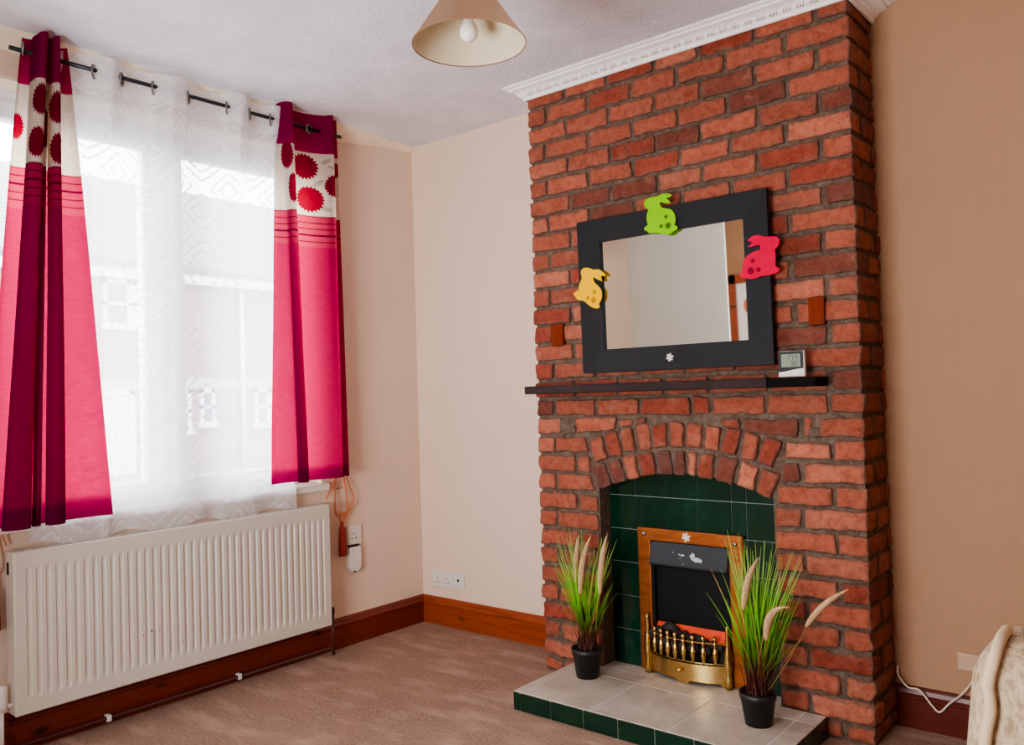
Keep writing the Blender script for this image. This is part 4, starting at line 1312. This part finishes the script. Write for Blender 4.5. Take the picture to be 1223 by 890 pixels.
# ------------------------------------------------------------------ pendant lamp
LX, LY, LZ = 1.815, -1.50, 2.264
lamp = thing('pendant_lamp', 'ceiling pendant lamp with taupe cone shade and unlit bulb', 'lamp', (LX, LY, H))
m = MB(); m.lathe([(.1635, 0), (.049, .172)], (LX, LY, LZ), 64)
m.build('lamp_shade', M['shade'], lamp, recalc=False)
for r_, z_ in ((.1635, LZ), (.049, LZ + .172)):
    m = MB(); m.torus((LX, LY, z_), r_, .0018, (0, 0, 1), 64, 6); m.build('shade_rim', M['shade'], lamp)
m = MB()
m.lathe([(.001, -.0275), (.011, -.0255), (.020, -.019), (.0262, -.008), (.0275, .002), (.0255, .012), (.020, .022), (.015, .032), (.0135, .045)], (LX, LY, LZ + .034), 28); m.build('bulb', M['bulb'], lamp)
m = MB(); m.lathe([(.0145, .08), (.018, .085), (.019, .125), (.012, .15), (.004, .19)], (LX, LY, LZ), 20)
for k in range(3):
    a = 2 * PI * k / 3
    m.tube([(LX + .016 * math.cos(a), LY + .016 * math.sin(a), LZ + .135), (LX + .049 * math.cos(a), LY + .049 * math.sin(a), LZ + .172)], .0015, 6)
m.build('lamp_holder', M['plastic'], lamp)
m = MB(); m.tube([(LX, LY, LZ + .18), (LX, LY, H - .01)], .003, 8); m.build('flex', M['plastic'], lamp)
m = MB(); m.lathe([(.001, -.03), (.018, -.028), (.042, -.012), (.046, 0)], (LX, LY, H), 28); m.build('ceiling_rose', M['plastic'], lamp)

# ------------------------------------------------------------------ armchair (only its back corner shows)
ch = thing('armchair', 'beige chenille armchair with piped back at right edge of picture', 'armchair', (3.45, -1.25, 0))
def soft(x0, x1, y0, y1, z0, z1, r, tf=None, seg=6):
    """rounded box by pushing a subdivided box in at its edges"""
    m = MB()
    def ticks(a, b):
        return [a + (b - a) * .5 * (1 - math.cos(PI * i / (2 * seg))) for i in range(2 * seg + 1)]
    X, Y, Z = ticks(x0, x1), ticks(y0, y1), ticks(z0, z1)
    def pt(x, y, z):
        c = Vector((min(max(x, x0 + r), x1 - r), min(max(y, y0 + r), y1 - r), min(max(z, z0 + r), z1 - r)))
        d = Vector((x, y, z)) - c
        if d.length > 1e-9:
            k = max(abs(d.x), abs(d.y), abs(d.z)); d = d.normalized() * k
        p = c + d
        return tf(p) if tf else p
    for z in (Z[0], Z[-1]): m.grid([[pt(x, y, z) for x in X] for y in Y])
    for y in (Y[0], Y[-1]): m.grid([[pt(x, y, z) for x in X] for z in Z])
    for x in (X[0], X[-1]): m.grid([[pt(x, y, z) for y in Y] for z in Z])
    return m
AX0, AX1, AY0 = 3.045, 3.86, -1.70
def backtf(p):
    # side bolster swells to the left lower down, top edge rounded over
    f_ = max(0, (.82 - p.z)) 
    w_ = max(0, (3.2 - p.x) / .16)
    return Vector((p.x - .035 * min(1, f_ / .25) * min(1, w_), p.y, p.z + .010 * noise.noise(p * 4)))
soft(AX0 + .03, AX1, AY0, AY0 + .24, .12, .815, .075, backtf, 10).build('back', M['chenille'], ch)
soft(AX0 + .02, AX0 + .21, AY0 + .16, -.86, .12, .60, .06).build('arm', M['chenille'], ch)
soft(AX1 - .19, AX1, AY0 + .16, -.86, .12, .60, .06).build('arm', M['chenille'], ch)
soft(AX0 + .18, AX1 - .16, AY0 + .2, -.90, .12, .32, .04).build('seat_base', M['chenille'], ch)
soft(AX0 + .205, AX1 - .185, AY0 + .23, -.88, .315, .46, .05).build('seat_cushion', M['chenille'], ch)
m = MB(); m.tube(catmull([(3.118, AY0 + .10, .822), (3.116, AY0 + .045, .818), (3.112, AY0 + .010, .795), (3.104, AY0 - .002, .755), (3.106, AY0 - .004, .715), (3.096, AY0 - .004, .66), (3.088, AY0 - .003, .55), (3.085, AY0 - .002, .40), (3.085, AY0 + .0, .20)], 8), .0095, 10)
m.build('piping', M['piping'], ch)
for x in (AX0 + .09, AX1 - .07):
    for y in (AY0 + .08, -.93):
        q = MB(); q.lathe([(.018, 0), (.026, .12), (.026, .135)], (x, y, 0), 14, cap0=True); q.build('foot', M['dark_shelf'], ch)

# ------------------------------------------------------------------ rear room door seen in the mirror
d1 = tag(thing('door_1', None, None, (.66, YREAR + .02, 0)), kind='structure')
m = MB(); DX0, DX1 = .05, 1.0
m.box(DX0, DX0 + .08, YREAR, YREAR + .05, 0, 2.09); m.box(DX1 - .08, DX1, YREAR, YREAR + .05, 0, 2.09); m.box(DX0, DX1, YREAR, YREAR + .05, 2.01, 2.09)
m.build('door_frame', M['pine_x'], d1)
m = MB(); m.box(DX0 + .08, DX1 - .08, YREAR, YREAR + .03, 0, 2.01); do = m.build('door_leaf', M['pvc'], d1)
m = MB(); m.lathe([(.055, 0), (.055, .003)], n=24, cap1=True); m.v = [(DX0 + .20 + p[0], YREAR + .031 + p[2], 1.80 + p[1] * 1.3) for p in m.v]
m.build('door_sticker', M['rope'], do)

# made-up window frame set around the rear fill light
w2 = tag(thing('fill_light_frame', None, None, (1.9, YREAR + .03, .8)), kind='structure')
m = MB(); a0, a1, b0, b1 = 1.06, 2.74, .81, 2.39
m.box(a0, a1, YREAR, YREAR + .16, b0, b0 + .045); m.box(a0, a1, YREAR, YREAR + .16, b1 - .045, b1)
m.box(a0, a0 + .045, YREAR, YREAR + .16, b0, b1); m.box(a1 - .045, a1, YREAR, YREAR + .16, b0, b1); m.box(1.87, 1.93, YREAR + .125, YREAR + .16, b0, b1)
m.build('pvc_frame', M['pvc'], w2, bevel=.005)

# ------------------------------------------------------------------ camera
cx, cy, cz, yaw, pit, rol, F = 3.38998, -3.25180, 1.25891, -0.692266, 0.024348, -0.030309, 988.0925
f_ = Vector((math.sin(yaw) * math.cos(pit), math.cos(yaw) * math.cos(pit), math.sin(pit)))
r_ = Vector((math.cos(yaw), -math.sin(yaw), 0)); u_ = r_.cross(f_)
c, s = math.cos(rol), math.sin(rol)
r2, u2 = r_ * c + u_ * s, -r_ * s + u_ * c
cam = bpy.data.cameras.new('camera'); co = bpy.data.objects.new('camera', cam); COL.objects.link(co)
co.matrix_world = Matrix(((r2.x, u2.x, -f_.x, cx), (r2.y, u2.y, -f_.y, cy), (r2.z, u2.z, -f_.z, cz), (0, 0, 0, 1)))
cam.sensor_fit = 'HORIZONTAL'; cam.sensor_width = 36; cam.lens = F * 36 / 1223; cam.clip_start = .02; cam.clip_end = 200
scene.camera = co

# ------------------------------------------------------------------ light
w = bpy.data.worlds.new('overcast_sky'); scene.world = w; w.use_nodes = True
bg = w.node_tree.nodes['Background']; bg.inputs[0].default_value = (.90, .95, 1.0, 1); bg.inputs[1].default_value = 9.0
def area(name, loc, target, sx, sy, power, col=(1, 1, 1)):
    l = bpy.data.lights.new(name, 'AREA'); l.shape = 'RECTANGLE'; l.size = sx; l.size_y = sy; l.energy = power; l.color = col
    o = bpy.data.objects.new(name, l); COL.objects.link(o); o.location = loc
    o.rotation_euler = (Vector(target) - Vector(loc)).to_track_quat('-Z', 'Y').to_euler()
    return o
su = bpy.data.lights.new('hazy_sun', 'SUN'); su.energy = 10.0; su.angle = math.radians(50); su.color = (1, .97, .93)
so = bpy.data.objects.new('hazy_sun', su); COL.objects.link(so); so.location = (-5, -5, 8)
so.rotation_euler = Vector((.80, .42, -.42)).to_track_quat('-Z', 'Y').to_euler()
# added fill lights behind the camera: one frontal, one aimed at the ceiling
area('rear_fill_light', (1.9, YREAR + .12, 1.6), (1.5, 0, 1.3), 1.6, 1.5, 19, (1, .97, .94))
area('rear_ceiling_fill', (1.9, -4.2, .9), (1.5, -1.2, 2.66), 1.2, .8, 60, (.94, .97, 1))

l = bpy.data.lights.new('partition_fill_spot', 'SPOT'); l.energy = 190; l.spot_size = math.radians(26); l.spot_blend = .6; l.shadow_soft_size = .15  # added spot, brightens the partition that shows in the mirror
lo = bpy.data.objects.new('partition_fill_spot', l); COL.objects.link(lo); lo.location = (3.9, -.35, 2.3)
lo.rotation_euler = (Vector((.38, -2.9, 1.85)) - lo.location).to_track_quat('-Z', 'Y').to_euler()
scene.view_settings.view_transform = 'AgX'
scene.view_settings.look = 'AgX - Medium High Contrast'
scene.view_settings.exposure = 0.74
scene.cycles.use_denoising = True
scene.cycles.max_bounces = 10
scene.cycles.diffuse_bounces = 6
scene.cycles.transparent_max_bounces = 12
